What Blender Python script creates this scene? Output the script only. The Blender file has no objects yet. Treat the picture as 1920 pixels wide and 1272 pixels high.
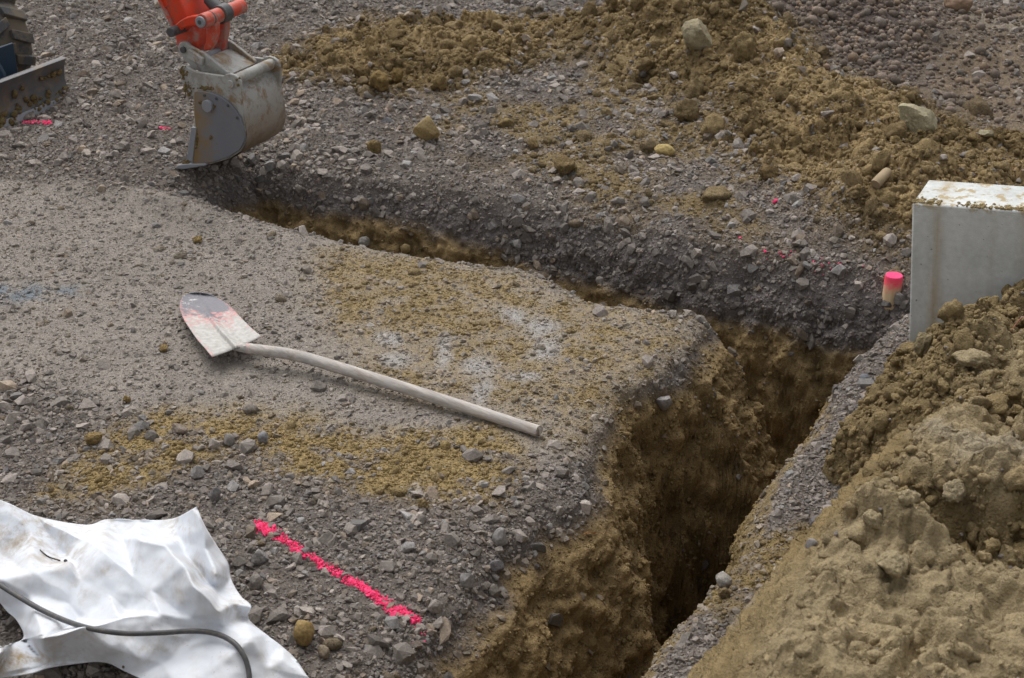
import bpy, bmesh, math, random
import numpy as np
from mathutils import Vector, Matrix

random.seed(11)
RNG = np.random.default_rng(11)
SC = bpy.context.scene
COL = SC.collection

# ------------------------------------------------------------------ camera
F_PX, CAM_Z, PITCH = 2788.0, 2.1, math.radians(27.0)      # focal length in pixels of the 1920 px wide photo
SP, CP = math.sin(PITCH), math.cos(PITCH)
cam_d = bpy.data.cameras.new('camera')
cam = bpy.data.objects.new('camera', cam_d)
COL.objects.link(cam)
cam.location = (0, 0, CAM_Z)
cam.rotation_euler = (math.pi / 2 - PITCH, 0, 0)
cam_d.sensor_width = 36.0
cam_d.lens = 36.0 * F_PX / 1920.0
cam_d.clip_start, cam_d.clip_end = 0.05, 500.0
cam_d.dof.use_dof = True
cam_d.dof.focus_distance = 4.4
cam_d.dof.aperture_fstop = 9.0
SC.camera = cam

# ------------------------------------------------------------------ light: overcast sky and a very soft sun
SUN_EL, SUN_AZ = math.radians(58), math.radians(-22)      # azimuth from +Y towards +X
world = bpy.data.worlds.new('World')
SC.world = world
world.use_nodes = True
wn, wl = world.node_tree.nodes, world.node_tree.links
bg = wn['Background']
sky = wn.new('ShaderNodeTexSky')
sky.sky_type = 'NISHITA'
sky.sun_disc = False
sky.sun_elevation = SUN_EL
sky.sun_rotation = SUN_AZ
sky.air_density, sky.dust_density, sky.ozone_density = 1.0, 4.0, 1.0
hs = wn.new('ShaderNodeHueSaturation')
hs.inputs['Saturation'].default_value = 0.12
wl.new(sky.outputs[0], hs.inputs['Color'])
wl.new(hs.outputs[0], bg.inputs['Color'])
bg.inputs['Strength'].default_value = 0.12
sun_d = bpy.data.lights.new('sun', 'SUN')
sun_d.energy = 1.0
sun_d.angle = math.radians(60)
sun_d.color = (1.0, 0.975, 0.94)
sun = bpy.data.objects.new('sun', sun_d)
COL.objects.link(sun)
sdir = Vector((math.sin(SUN_AZ) * math.cos(SUN_EL), math.cos(SUN_AZ) * math.cos(SUN_EL), math.sin(SUN_EL)))
sun.rotation_euler = sdir.to_track_quat('Z', 'Y').to_euler()
SC.view_settings.view_transform = 'Standard'
SC.view_settings.look = 'None'
SC.view_settings.exposure = 0.60
SC.view_settings.gamma = 1.0

# ------------------------------------------------------------------ axes of the two trenches
TH = math.radians(26.5)
CT, ST = math.cos(TH), math.sin(TH)
EA, EB, EZ = Vector((CT, -ST, 0)), Vector((ST, CT, 0)), Vector((0, 0, 1))


def to_ab(X, Y):
    return X * CT - Y * ST, X * ST + Y * CT


def to_xy(a, b):
    return a * CT + b * ST, -a * ST + b * CT


def ray(px, py):
    u, v = px - 960.0, py - 636.0
    return np.array([u, F_PX * CP - v * SP, -(F_PX * SP + v * CP)])


def at(px, py, z=0.0):
    """the point of the place that the photograph shows at a pixel, at height z"""
    d = ray(px, py)
    t = (z - CAM_Z) / d[2]
    return Vector((d[0] * t, d[1] * t, z))


def ab_px(px, py, z=0.0):
    p = at(px, py, z)
    return to_ab(p.x, p.y)


# ------------------------------------------------------------------ numpy noise
_perm = np.random.default_rng(3).permutation(256).astype(np.int32)
PERM = np.concatenate([_perm, _perm, _perm])
_g = np.random.default_rng(4).normal(size=(256, 3)).astype(np.float32)
GRAD = _g / np.linalg.norm(_g, axis=1, keepdims=True)
JIT = np.random.default_rng(5).random((256, 256, 2)).astype(np.float32)
JID = np.random.default_rng(6).random((256, 256)).astype(np.float32)


def perlin(x, y, z=None):
    x = np.asarray(x, np.float32); y = np.asarray(y, np.float32)
    z = np.zeros_like(x) if z is None else np.asarray(z, np.float32)
    xi, yi, zi = np.floor(x).astype(np.int32), np.floor(y).astype(np.int32), np.floor(z).astype(np.int32)
    xf, yf, zf = x - xi, y - yi, z - zi
    u, v, w = [t * t * t * (t * (t * 6 - 15) + 10) for t in (xf, yf, zf)]
    flat = not np.any(z)
    out = 0
    for dz in ((0,) if flat else (0, 1)):
        for dy in (0, 1):
            for dx in (0, 1):
                h = PERM[PERM[PERM[(xi + dx) & 255] + ((yi + dy) & 255)] + ((zi + dz) & 255)]
                g = GRAD[h]
                d = g[..., 0] * (xf - dx) + g[..., 1] * (yf - dy) + g[..., 2] * (zf - dz)
                wt = (u if dx else 1 - u) * (v if dy else 1 - v)
                if not flat:
                    wt = wt * (w if dz else 1 - w)
                out = out + d * wt
    return out * 1.5


def fbm(x, y, z=None, oct=4, gain=0.5, lac=2.03):
    s, amp, f, tot = 0, 1.0, 1.0, 0.0
    for o in range(oct):
        s = s + amp * perlin(x * f + 17.3 * o, y * f - 9.1 * o, None if z is None else z * f + 5.7 * o)
        tot += amp
        amp *= gain
        f *= lac
    return s / tot


def worley(x, y):
    """nearest and second nearest cell distance, and an id per cell"""
    xi, yi = np.floor(x).astype(np.int32), np.floor(y).astype(np.int32)
    f1 = np.full(x.shape, 9.0, np.float32); f2 = f1.copy(); idd = np.zeros(x.shape, np.float32)
    for dy in (-1, 0, 1):
        for dx in (-1, 0, 1):
            cx, cy = (xi + dx) & 255, (yi + dy) & 255
            j = JIT[cx, cy]
            d = (xi + dx + j[..., 0] - x) ** 2 + (yi + dy + j[..., 1] - y) ** 2
            m = d < f1
            f2 = np.where(m, f1, np.minimum(f2, d))
            idd = np.where(m, JID[cx, cy], idd)
            f1 = np.where(m, d, f1)
    return np.sqrt(f1), np.sqrt(f2), idd


def chunks(x, y, tilt=0.9, seed=0):
    """broken blocks: every cell a tilted facet with its own height, low at the joints"""
    x = np.asarray(x, np.float32); y = np.asarray(y, np.float32)
    xi, yi = np.floor(x).astype(np.int32), np.floor(y).astype(np.int32)
    f1 = np.full(x.shape, 9.0, np.float32); f2 = f1.copy(); h = np.zeros(x.shape, np.float32)
    for dy in (-1, 0, 1):
        for dx in (-1, 0, 1):
            cx, cy = (xi + dx + seed) & 255, (yi + dy + 3 * seed) & 255
            j = JIT[cx, cy]
            vx, vy = x - (xi + dx + j[..., 0]), y - (yi + dy + j[..., 1])
            d = vx * vx + vy * vy
            m = d < f1
            f2 = np.where(m, f1, np.minimum(f2, d))
            k = JIT[(cx + 91) & 255, (cy + 37) & 255] - 0.5
            h = np.where(m, JID[cx, cy] + tilt * 2 * (k[..., 0] * vx + k[..., 1] * vy), h)
            f1 = np.where(m, d, f1)
    e = np.sqrt(f2) - np.sqrt(f1)
    return (h - 0.4) * sstep(0.0, 0.22, e), e


def sstep(e0, e1, x):
    t = np.clip((x - e0) / (e1 - e0), 0, 1)
    return t * t * (3 - 2 * t)


def poly_sdf(x, y, poly):
    """signed distance to a polygon, negative inside"""
    p = np.asarray(poly, np.float32)
    d = np.full(x.shape, 1e9, np.float32)
    inside = np.zeros(x.shape, bool)
    for i in range(len(p)):
        x0, y0 = p[i]; x1, y1 = p[(i + 1) % len(p)]
        ex, ey = x1 - x0, y1 - y0
        t = np.clip(((x - x0) * ex + (y - y0) * ey) / (ex * ex + ey * ey + 1e-12), 0, 1)
        d = np.minimum(d, (x - x0 - t * ex) ** 2 + (y - y0 - t * ey) ** 2)
        c = ((y0 > y) != (y1 > y)) & (x < ex * (y - y0) / (ey if abs(ey) > 1e-9 else 1e-9) + x0)
        inside ^= c
    d = np.sqrt(d)
    return np.where(inside, -d, d)


# ------------------------------------------------------------------ mesh helpers
def tag(o, label=None, cat=None, group=None, kind=None):
    if label: o['label'] = label
    if cat: o['category'] = cat
    if group: o['group'] = group
    if kind: o['kind'] = kind
    return o


def np_mesh(name, V, Fc, mat, col=None, smooth=True, parent=None, extra=None):
    """Fc: (n,3) or (n,4) array of indices"""
    me = bpy.data.meshes.new(name)
    V = np.ascontiguousarray(V, np.float32); Fc = np.ascontiguousarray(Fc, np.int32)
    n, k = Fc.shape
    me.vertices.add(len(V)); me.vertices.foreach_set('co', V.ravel())
    me.loops.add(n * k); me.loops.foreach_set('vertex_index', Fc.ravel())
    me.polygons.add(n); me.polygons.foreach_set('loop_start', np.arange(0, n * k, k, dtype=np.int32))
    if col is not None:
        at_ = me.attributes.new('Col', 'FLOAT_COLOR', 'POINT')
        c4 = np.ones((len(V), 4), np.float32); c4[:, :3] = col
        at_.data.foreach_set('color', c4.ravel())
    for k_, arr in (extra or {}).items():
        a_ = me.attributes.new(k_, 'FLOAT', 'POINT')
        a_.data.foreach_set('value', np.ascontiguousarray(arr, np.float32))
    me.update(calc_edges=True)
    if smooth: me.shade_smooth()
    else: me.shade_flat()
    me.materials.append(mat)
    o = bpy.data.objects.new(name, me)
    COL.objects.link(o)
    if parent: o.parent = parent
    return o


def bm_obj(name, bm, mat, parent=None, bevel=0.0, smooth=True, ang=40):
    bmesh.ops.recalc_face_normals(bm, faces=bm.faces)
    me = bpy.data.meshes.new(name)
    bm.to_mesh(me); bm.free()
    me.shade_smooth() if smooth else me.shade_flat()
    if smooth: me.set_sharp_from_angle(angle=math.radians(ang))
    me.materials.append(mat)
    o = bpy.data.objects.new(name, me)
    COL.objects.link(o)
    if parent: o.parent = parent
    if bevel:
        b = o.modifiers.new('bevel', 'BEVEL'); b.width = bevel; b.segments = 2; b.limit_method = 'ANGLE'
        b.angle_limit = math.radians(35); b.harden_normals = False
    return o


def empty(name, loc=(0, 0, 0)):
    o = bpy.data.objects.new(name, None)
    o.empty_display_size = 0.1
    COL.objects.link(o); o.location = loc
    return o


def tube_into(bm, pts, rad, seg=12, caps=True):
    pts = [Vector(p) for p in pts]
    rads = rad if isinstance(rad, (list, tuple, np.ndarray)) else [rad] * len(pts)
    rings, up = [], None
    for i, p in enumerate(pts):
        d = (pts[min(i + 1, len(pts) - 1)] - pts[max(i - 1, 0)]).normalized()
        if up is None:
            up = d.orthogonal().normalized()
        else:
            up = (up - d * up.dot(d)).normalized()
        s = d.cross(up)
        rings.append([bm.verts.new(p + (up * math.cos(2 * math.pi * k / seg) + s * math.sin(2 * math.pi * k / seg)) * rads[i]) for k in range(seg)])
    for i in range(len(rings) - 1):
        for k in range(seg):
            bm.faces.new((rings[i][k], rings[i][(k + 1) % seg], rings[i + 1][(k + 1) % seg], rings[i + 1][k]))
    if caps:
        bm.faces.new(rings[0]); bm.faces.new(rings[-1])


def prism_into(bm, pts, off):
    """closed prism: outline points (world) and the same moved by off"""
    lo = [bm.verts.new(Vector(p)) for p in pts]
    hi = [bm.verts.new(Vector(p) + off) for p in pts]
    n = len(pts)
    bm.faces.new(lo); bm.faces.new(list(reversed(hi)))
    for i in range(n):
        bm.faces.new((lo[i], lo[(i + 1) % n], hi[(i + 1) % n], hi[i]))


def spline(pts, n):
    """Catmull-Rom through points, n samples"""
    P = np.array([list(p) for p in pts], float)
    P = np.vstack([2 * P[0] - P[1], P, 2 * P[-1] - P[-2]])
    m = len(P) - 3
    out = []
    for t in np.linspace(0, m - 1e-6, n):
        i = int(t); f = t - i
        p0, p1, p2, p3 = P[i:i + 4]
        out.append(0.5 * (2 * p1 + (p2 - p0) * f + (2 * p0 - 5 * p1 + 4 * p2 - p3) * f * f + (3 * p1 - p0 - 3 * p2 + p3) * f ** 3))
    return np.array(out)


# ------------------------------------------------------------------ materials
class NT:
    def __init__(s, name, rough=0.8, spec=0.3, metal=0.0):
        s.m = bpy.data.materials.new(name); s.m.use_nodes = True
        s.t = s.m.node_tree; s.b = s.t.nodes['Principled BSDF']
        s.b.inputs['Roughness'].default_value = rough
        s.b.inputs['Specular IOR Level'].default_value = spec
        s.b.inputs['Metallic'].default_value = metal
        s.co = s.t.nodes.new('ShaderNodeTexCoord').outputs['Object']

    def n(s, ty, **kw):
        nd = s.t.nodes.new(ty)
        for k, v in kw.items():
            if k in nd.inputs: s.put(nd.inputs[k], v)
            else: setattr(nd, k, v)
        return nd

    def put(s, inp, v):
        if isinstance(v, bpy.types.NodeSocket): s.t.links.new(v, inp)
        else: inp.default_value = v

    def noise(s, scale, detail=4, rough=0.6, vec=None, dist=0.0):
        return s.n('ShaderNodeTexNoise', Scale=scale, Detail=detail, Roughness=rough, Distortion=dist, Vector=vec or s.co).outputs['Fac']

    def ramp(s, fac, stops):
        r = s.n('ShaderNodeValToRGB')
        s.put(r.inputs[0], fac)
        e = r.color_ramp.elements
        while len(e) < len(stops): e.new(0.5)
        for i, (p, c) in enumerate(stops):
            e[i].position = p
            e[i].color = (c, c, c, 1) if isinstance(c, (int, float)) else (*c, 1)
        return r.outputs[0]

    def mix(s, fac, a, b, mode='MIX'):
        m = s.n('ShaderNodeMix', data_type='RGBA', blend_type=mode)
        s.put(m.inputs[0], fac)
        for i, v in ((6, a), (7, b)):
            s.put(m.inputs[i], v if isinstance(v, bpy.types.NodeSocket) else (*v, 1))
        return m.outputs[2]

    def math(s, op, a, b=0.0):
        m = s.n('ShaderNodeMath', operation=op)
        s.put(m.inputs[0], a); s.put(m.inputs[1], b)
        return m.outputs[0]

    def attr(s, name, out='Color'):
        return s.n('ShaderNodeAttribute', attribute_name=name).outputs[out]

    def base(s, c):
        s.put(s.b.inputs['Base Color'], c if isinstance(c, bpy.types.NodeSocket) else (*c, 1)); return s

    def rough(s, v):
        s.put(s.b.inputs['Roughness'], v); return s

    def bump(s, h, strength=0.5, dist=0.003):
        b = s.n('ShaderNodeBump', Strength=strength, Distance=dist, Height=h)
        if s.b.inputs['Normal'].is_linked:
            s.put(b.inputs['Normal'], s.b.inputs['Normal'].links[0].from_socket)
        s.put(s.b.inputs['Normal'], b.outputs[0]); return s


def soil_material(name, fine=260.0, var=0.35, bump=0.8, dist=0.004):
    m = NT(name, 0.92, 0.15)
    c = m.attr('Col')
    n1 = m.noise(fine, 3, 0.7)
    n2 = m.noise(fine * 0.22, 4, 0.65)
    v = m.ramp(n1, [(0.28, 1.0 - var), (0.5, 1.0), (0.74, 1.0 + var)])
    v2 = m.ramp(n2, [(0.3, 0.84), (0.7, 1.16)])
    c = m.mix(1.0, c, v, 'MULTIPLY'); c = m.mix(1.0, c, v2, 'MULTIPLY')
    m.base(c)
    m.bump(m.noise(fine * 0.09, 5, 0.7), bump, dist * 3.0)
    m.bump(n2, bump, dist * 2.0)
    m.bump(n1, bump, dist)
    return m.m


M_GROUND = soil_material('ground_soil', 230, 0.42, 0.9, 0.004)
M_CLAY = soil_material('clay_soil', 150, 0.26, 1.0, 0.008)
M_MUD = soil_material('mud_soil', 170, 0.22, 1.0, 0.005)


def stone_material(name, rough=0.8):
    m = NT(name, rough, 0.25)
    c = m.attr('Col')
    n1 = m.noise(120, 4, 0.65); n2 = m.noise(420, 3, 0.6)
    c = m.mix(1.0, c, m.ramp(n1, [(0.3, 0.72), (0.7, 1.26)]), 'MULTIPLY')
    c = m.mix(1.0, c, m.ramp(n2, [(0.3, 0.84), (0.7, 1.16)]), 'MULTIPLY')
    m.base(c); m.bump(n1, 0.5, 0.004); m.bump(n2, 0.5, 0.0015)
    return m.m


M_STONE = stone_material('stone')

GREY = np.array([0.236, 0.206, 0.183], np.float32)
GREYD = np.array([0.138, 0.122, 0.118], np.float32)
GREYL = np.array([0.29, 0.272, 0.262], np.float32)
BLUEG = np.array([0.155, 0.180, 0.205], np.float32)
CLAYC = np.array([0.232, 0.168, 0.076], np.float32)
CLAYL = np.array([0.30, 0.205, 0.09], np.float32)
CLAYW = np.array([0.232, 0.164, 0.080], np.float32)
BROWN = np.array([0.165, 0.125, 0.085], np.float32)
MUD = np.array([0.285, 0.224, 0.130], np.float32)
PINK = (0.95, 0.06, 0.20)


# ------------------------------------------------------------------ shape of the ground
def P(*pts):
    return [ab_px(*p) for p in pts]


LIP_NEAR = [(-7.0, 4.26), (-3.9, 4.30), (-3.55, 4.24), (-3.25, 4.12), (-2.9, 4.13), (-2.45, 4.12), (-2.28, 4.14), (-2.02, 4.19), (-1.86, 4.12),
            (-1.73, 4.06), (-1.55, 4.11), (-1.40, 4.14), (-1.33, 4.12), (-1.1, 4.05), (-0.95, 4.0), (-0.88, 3.95), (-0.84, 4.15), (-0.78, 4.41), (-0.70, 4.72), (0.5, 4.8)]
CREST_FAR = [(-7, 4.66), (-3.6, 4.72), (-3.2, 4.68), (-2.4, 4.77), (-1.62, 4.73), (-0.94, 4.70), (-0.6, 4.72), (0.5, 4.72)]
EDGE_L = [(0.0, -1.37), (2.0, -1.37), (2.4, -1.35), (2.7, -1.36), (3.0, -1.29), (3.3, -1.37), (3.55, -1.40), (3.9, -1.32), (4.05, -1.33), (4.3, -1.35)]
EDGE_R = [(0.0, -0.90), (2.3, -0.92), (2.6, -0.90), (3.0, -0.86), (3.3, -0.90), (3.6, -0.87), (3.95, -0.876), (4.4, -0.85)]


def interp(tab, x):
    t = np.array(tab); return np.interp(x, t[:, 0], t[:, 1])


def prof(d, tab):
    t = np.array(tab); return np.interp(d, t[:, 0], t[:, 1])


CLAY_BACK = P((500, 165), (560, 112), (690, 48), (860, 58), (960, 62), (1100, 40), (1280, 60), (1420, 95), (1540, 175), (1680, 200), (1800, 255),
              (2050, 330), (2050, 560), (1720, 500), (1600, 440), (1500, 400), (1430, 335), (1350, 240), (1250, 185), (1130, 125), (1010, 105), (940, 150), (760, 190), (640, 168))
MIX_BACK = P((860, 130), (1020, 95), (1300, 160), (1420, 300), (1560, 440), (1400, 450), (1200, 410), (1000, 340), (830, 250))
BROWN_BACK = P((1540, 150), (1700, 60), (1800, 20), (2100, 10), (2100, 360), (1800, 260), (1680, 195))
COBBLE = P((1080, -20), (1720, -20), (1740, 90), (1700, 180), (1560, 165), (1420, 90), (1280, 50), (1150, 28))
CRUMB_1 = P((70, 930), (110, 850), (180, 815), (330, 778), (500, 768), (700, 800), (900, 800), (1010, 830), (900, 935), (760, 950), (560, 885), (430, 850), (300, 872), (180, 950))
CRUMB_2 = P((610, 470), (900, 500), (1130, 565), (1310, 590), (1290, 700), (1080, 810), (1000, 780), (700, 700), (590, 600))
COMPACT = P((-200, 380), (0, 345), (320, 390), (640, 462), (1000, 535), (1310, 605), (1230, 700), (1050, 830), (700, 790), (500, 760), (300, 770), (170, 740), (0, 690), (-200, 700))
BENCH_CLAY = P((1290, 1120), (1400, 985), (1480, 950), (1560, 960), (1600, 1000), (1560, 1080), (1450, 1120), (1330, 1190))
BLUE_PATCH = P((-40, 530), (60, 522), (140, 540), (130, 565), (40, 580), (-40, 575))


def ellipse_mask(a, b, px, py, rx, ry):
    ca, cb = ab_px(px, py)
    ax, ay = ab_px(px + rx, py); bx, by = ab_px(px, py - ry)
    u = np.array([ax - ca, ay - cb]); v = np.array([bx - ca, by - cb])
    M = np.linalg.inv(np.array([u, v]).T)
    x = M[0, 0] * (a - ca) + M[0, 1] * (b - cb); y = M[1, 0] * (a - ca) + M[1, 1] * (b - cb)
    return np.exp(-(x * x + y * y))


PATH = P((1560, 35), (1700, 20), (1800, 35), (1960, 62), (1960, 92), (1760, 72), (1600, 55))
SMEARS = [(740, 668, 36, 20), (825, 660, 20, 40), (905, 690, 45, 24), (1005, 620, 40, 26), (985, 716, 34, 14), (1030, 660, 34, 30), (715, 630, 30, 16), (905, 740, 20, 36), (960, 600, 30, 20)]
MOUND_TOP_PX = [(1300, 78, 0.16, 0.36), (1180, 82, 0.09, 0.35), (1390, 120, 0.14, 0.35), (860, 95, 0.06, 0.35), (700, 100, 0.07, 0.25), (1480, 200, 0.09, 0.35), (1600, 250, 0.08, 0.4),
                (1750, 360, 0.10, 0.4), (1640, 400, 0.06, 0.3), (1500, 20, 0.22, 0.6), (1650, 60, 0.12, 0.5), (600, 145, 0.05, 0.2)]


def depth_fields(a, b):
    wob = 0.028 * fbm(a * 3.1, b * 3.1, oct=3) + 0.012 * perlin(a * 16, b * 16)
    dn = b - interp(LIP_NEAR, a) + wob
    df = interp(CREST_FAR, a) - b + wob * 1.4
    de = a + 3.62 + wob * 2
    floor = np.interp(a, [-3.6, -3.0, -2.0, -1.4], [0.40, 0.58, 0.75, 1.0])
    pn = prof(dn, [(-0.09, 0), (0, 0.012), (0.03, 0.07), (0.09, 0.28), (0.2, 0.95)])
    pf = prof(df, [(-0.10, 0), (0, 0.02), (0.05, 0.08), (0.135, 0.22), (0.18, 0.35), (0.31, 1.2)])
    pe = prof(de, [(0, 0), (0.12, 0.08), (0.3, 0.3), (0.5, 0.7)])
    dA = np.minimum(np.minimum(floor, pn), np.minimum(pf, pe))
    dl = a - interp(EDGE_L, b) + wob * 1.3
    dr = interp(EDGE_R, b) - a + wob * 0.8
    bulge = 0.05 * fbm(b * 2.2 + 3, a * 0 + 1.0, oct=2)
    flare = np.interp(b, [2.0, 3.0, 3.3, 3.5, 3.64, 3.78, 3.90, 4.1], [0.48, 0.50, 0.60, 1.0, 1.25, 0.8, 0.46, 0.42])
    dl2 = np.where(dl > 0, dl * flare, dl)
    pl = prof(dl2 + bulge * np.clip(dl * 5, 0, 1), [(-0.22, 0), (-0.08, 0.012), (-0.02, 0.04), (0.03, 0.12), (0.075, 0.32), (0.115, 0.60), (0.17, 1.25)])
    pr = prof(dr, [(-0.09, 0), (-0.04, 0.02), (0.01, 0.10), (0.05, 0.26), (0.13, 1.25)])
    dB = np.minimum(np.minimum(pl, pr), 1.12)
    dB = np.minimum(dB, np.maximum(pf, 0))
    dep = np.maximum(dA, dB)
    return dep, dict(dn=dn, df=df, de=de, dl=dl, dr=dr, dA=dA, dB=dB)


def ground_z(a, b, full=False):
    a = np.asarray(a, np.float32); b = np.asarray(b, np.float32)
    dep, fld = depth_fields(a, b)
    X, Y = to_xy(a, b)
    z = 0.016 * fbm(a * 1.3, b * 1.3, oct=3)
    # the loose berm by the start of the trench, the ground beyond it
    back = sstep(4.66, 5.0, b)
    z = z + back * (0.03 + 0.06 * fbm(a * 1.7 + 9, b * 1.7, oct=4) + 0.03 * fbm(a * 6 + 9, b * 6, oct=3))
    bx = (a + 3.45) / 0.45; by = (b - 4.08) / 0.10
    z = z + 0.05 * np.exp(-bx * bx - by * by)
    bx = (a + 4.05) / 0.35; by = (b - 4.5) / 0.35
    z = z + 0.05 * np.exp(-bx * bx - by * by)
    hills = 0
    for px, py, h, r in MOUND_TOP_PX:
        ca, cb = ab_px(px, py, h * 0.5)
        q = np.exp(-((a - ca) ** 2 + (b - cb) ** 2) / (r * r))
        hills = hills + h * q
    z = z + hills
    # material zones
    wa = a + 0.19 * fbm(a * 3.3, b * 3.3, oct=5) ; wb = b + 0.19 * fbm(a * 3.3 + 40, b * 3.3, oct=5)
    clay_b = sstep(0.20, -0.10, poly_sdf(wa, wb, CLAY_BACK))
    mixb = sstep(0.25, -0.15, poly_sdf(wa, wb, MIX_BACK)) * sstep(-0.30, 0.16, fbm(a * 2.6 + 5, b * 2.6, oct=4))
    far_clay = np.clip(clay_b + 0.75 * mixb, 0, 1)
    # clods of dug clay: domes at three sizes
    ja, jb = a + 0.035 * fbm(a * 13, b * 13, oct=3), b + 0.035 * fbm(a * 13 + 7, b * 13, oct=3)
    c1, e1_ = chunks(ja * 6.5, jb * 6.5)
    c2, e2_ = chunks(ja * 17, jb * 17, seed=5)
    c3, e3_ = chunks(ja * 40, jb * 40, seed=9)
    c1 = c1 * sstep(-0.2, 0.25, fbm(a * 2.2 + 70, b * 2.2, oct=2))
    z = z + clay_b * (0.085 * c1 + 0.034 * c2 + 0.014 * c3 + 0.03 * fbm(a * 5, b * 5, oct=4))
    z = z + mixb * 0.012 * c2
    z = z - dep + 0.075 * np.exp(-(((a + 0.805) / 0.045) ** 2 + ((b - 4.63) / 0.06) ** 2))
    wall = sstep(0.03, 0.12, dep)
    rough = fbm(a * 22, b * 22, oct=4, gain=0.6)
    loose = sstep(0.0, 0.15, poly_sdf(wa, wb, COMPACT))
    z = z + (1 - wall) * (0.003 + 0.006 * loose) * rough
    if not full:
        return z
    fld.update(dep=dep, clay_b=clay_b, mixb=mixb, far_clay=far_clay, loose=loose, wall=wall, wa=wa, wb=wb, c1=c1, c2=c2)
    return z, fld


def gz(X, Y):
    a, b = to_ab(np.asarray(X, np.float32), np.asarray(Y, np.float32))
    return ground_z(a, b)


# the heap of clay the photographer stands on, beside the right trench
def mound_z(a, b, full=False):
    a = np.asarray(a, np.float32); b = np.asarray(b, np.float32)
    w = 0.03 * fbm(a * 4, b * 4, oct=3)
    toe = np.interp(b, [0, 2.0, 2.4, 2.9, 3.15, 3.25, 3.35, 3.55, 3.8, 4.0, 4.14], [-0.78, -0.78, -0.775, -0.72, -0.67, -0.66, -0.75, -0.745, -0.735, -0.70, -0.655])
    far = sstep(3.12, 3.32, b + 0.10 * fbm(a * 3 + 2, b * 3, oct=2))
    d = a - toe + w * (0.25 + 0.75 * far)
    top = np.interp(b, [0.5, 2.0, 3.0, 3.3, 3.7, 4.1, 4.5], [0.44, 0.46, 0.43, 0.34, 0.31, 0.29, 0.24]) + 0.10 * fbm(a * 2.3, b * 2.3, oct=3) + 0.10 * np.clip(a + 0.35, 0, 1.0)
    near_face = np.interp(d, [-0.02, 0.0, 0.20, 0.30, 0.6], [-0.10, 0.0, 0.37, 0.46, 0.50])
    ff1 = np.interp(d, [-0.02, 0.0, 0.05, 0.22, 0.45, 0.8], [-0.10, 0.0, 0.15, 0.31, 0.40, 0.5])
    ff2 = np.interp(d, [-0.02, 0.0, 0.08, 0.14, 0.26, 0.45, 0.8], [-0.10, 0.0, 0.05, 0.16, 0.27, 0.36, 0.5])
    kf = sstep(3.85, 4.08, b)
    far_face = ff1 * (1 - kf) + ff2 * kf
    face = near_face * (1 - far) + far_face * far
    k = 0.05
    h = np.clip(0.5 + 0.5 * (top - face) / k, 0, 1)
    z = face * h + top * (1 - h) - k * h * (1 - h)
    flat = sstep(0.17, 0.30, d)                               # 1 on the top, 0 on the cut face
    # a step running away to the right, the trodden lower part in front of it
    ll = b - (2.72 - 0.42 * (a + 0.45)) + 0.09 * fbm(a * 4 + 11, b * 4, oct=3)
    z = z - flat * 0.13 * np.exp(-((ll + 0.05) / 0.09) ** 2) * sstep(-0.50, -0.30, a)
    ll2 = b - (3.16 - 0.30 * (a + 0.5)) + 0.08 * fbm(a * 4 + 31, b * 4, oct=3)
    z = z - 0.13 * np.exp(-(ll2 / 0.075) ** 2) * sstep(-0.70, -0.55, a)
    # lumps and cracks
    qa = a + 0.03 * fbm(a * 14, b * 14, oct=3); qb = b + 0.03 * fbm(a * 14 + 5, b * 14, oct=3)
    k1_, f_ = chunks(qa * 8, qb * 8, seed=2)
    k2_, g_ = chunks(qa * 20, qb * 20, seed=4)
    k3_, h_ = chunks(qa * 50, qb * 50, seed=6)
    k0_, e0_ = chunks(qa * 3.4 + 5, qb * 4.6, tilt=1.2, seed=8)
    k1_ = k1_ * sstep(-0.15, 0.2, fbm(a * 3 + 44, b * 3, oct=2))
    crumb = sstep(-0.05, 0.22, fbm(a * 3.2 + 21, b * 3.2, oct=3) + 0.26 * far - 0.19 + 0.5 * np.exp(-((ll + 0.02) / 0.16) ** 2))
    crumb = np.maximum(crumb, far * sstep(0.5, 0.2, d))
    domes = 0.085 * k1_ + 0.034 * k2_ + 0.015 * k3_
    crack = sstep(0.10, 0.0, g_) * 0.010 + sstep(0.07, 0.0, f_) * 0.022
    on = 0.12 + 0.88 * np.maximum(flat, far)
    z = z + 0.055 * flat * (1 - 0.5 * crumb) * (k0_ + 0.1)
    z = z + on * (crumb * domes - (1 - crumb) * crack * sstep(-0.1, 0.3, fbm(a * 6, b * 6, oct=2)) + 0.022 * fbm(a * 7, b * 7, oct=4) + 0.055 * (0.5 - np.abs(fbm(a * 5 + 0.8 * fbm(a * 6, b * 6, oct=2), b * 11 + 3, oct=3))) * (1 - crumb) + 0.45 * (1 - crumb) * (0.036 * k2_ + 0.020 * k3_) + 0.35 * (1 - crumb) * 0.07 * k1_ + 0.007 * fbm(a * 40, b * 40, oct=3) + 0.010 * fbm(a * 17 + 3, b * 17, oct=2))
    # bucket streaks on the cut face, running along it
    st = fbm(b * 3.0 + a * 6, (a - toe) * 55, oct=3)
    z = z + (1 - flat) * (1 - far) * 0.010 * st * sstep(0, 0.05, d)
    if not full: return z
    return z, dict(d=d, flat=flat, far=far, crumb=crumb, crack=crack)


def hit(px, py, mound=True):
    """where the line of sight of a pixel meets the ground"""
    d = ray(px, py); d = d / np.linalg.norm(d)
    t = np.linspace(1.8, 14, 6000)
    X, Y, Z = d[0] * t, d[1] * t, CAM_Z + d[2] * t
    a, b = to_ab(X, Y)
    h = ground_z(a, b)
    if mound:
        m = (a > -0.8) & (a < 1.6) & (b < 4.14)
        h = np.where(m, np.maximum(h, mound_z(a, b)), h)
    i = int(np.argmax(Z < h))
    return Vector((X[i], Y[i], h[i]))


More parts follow.
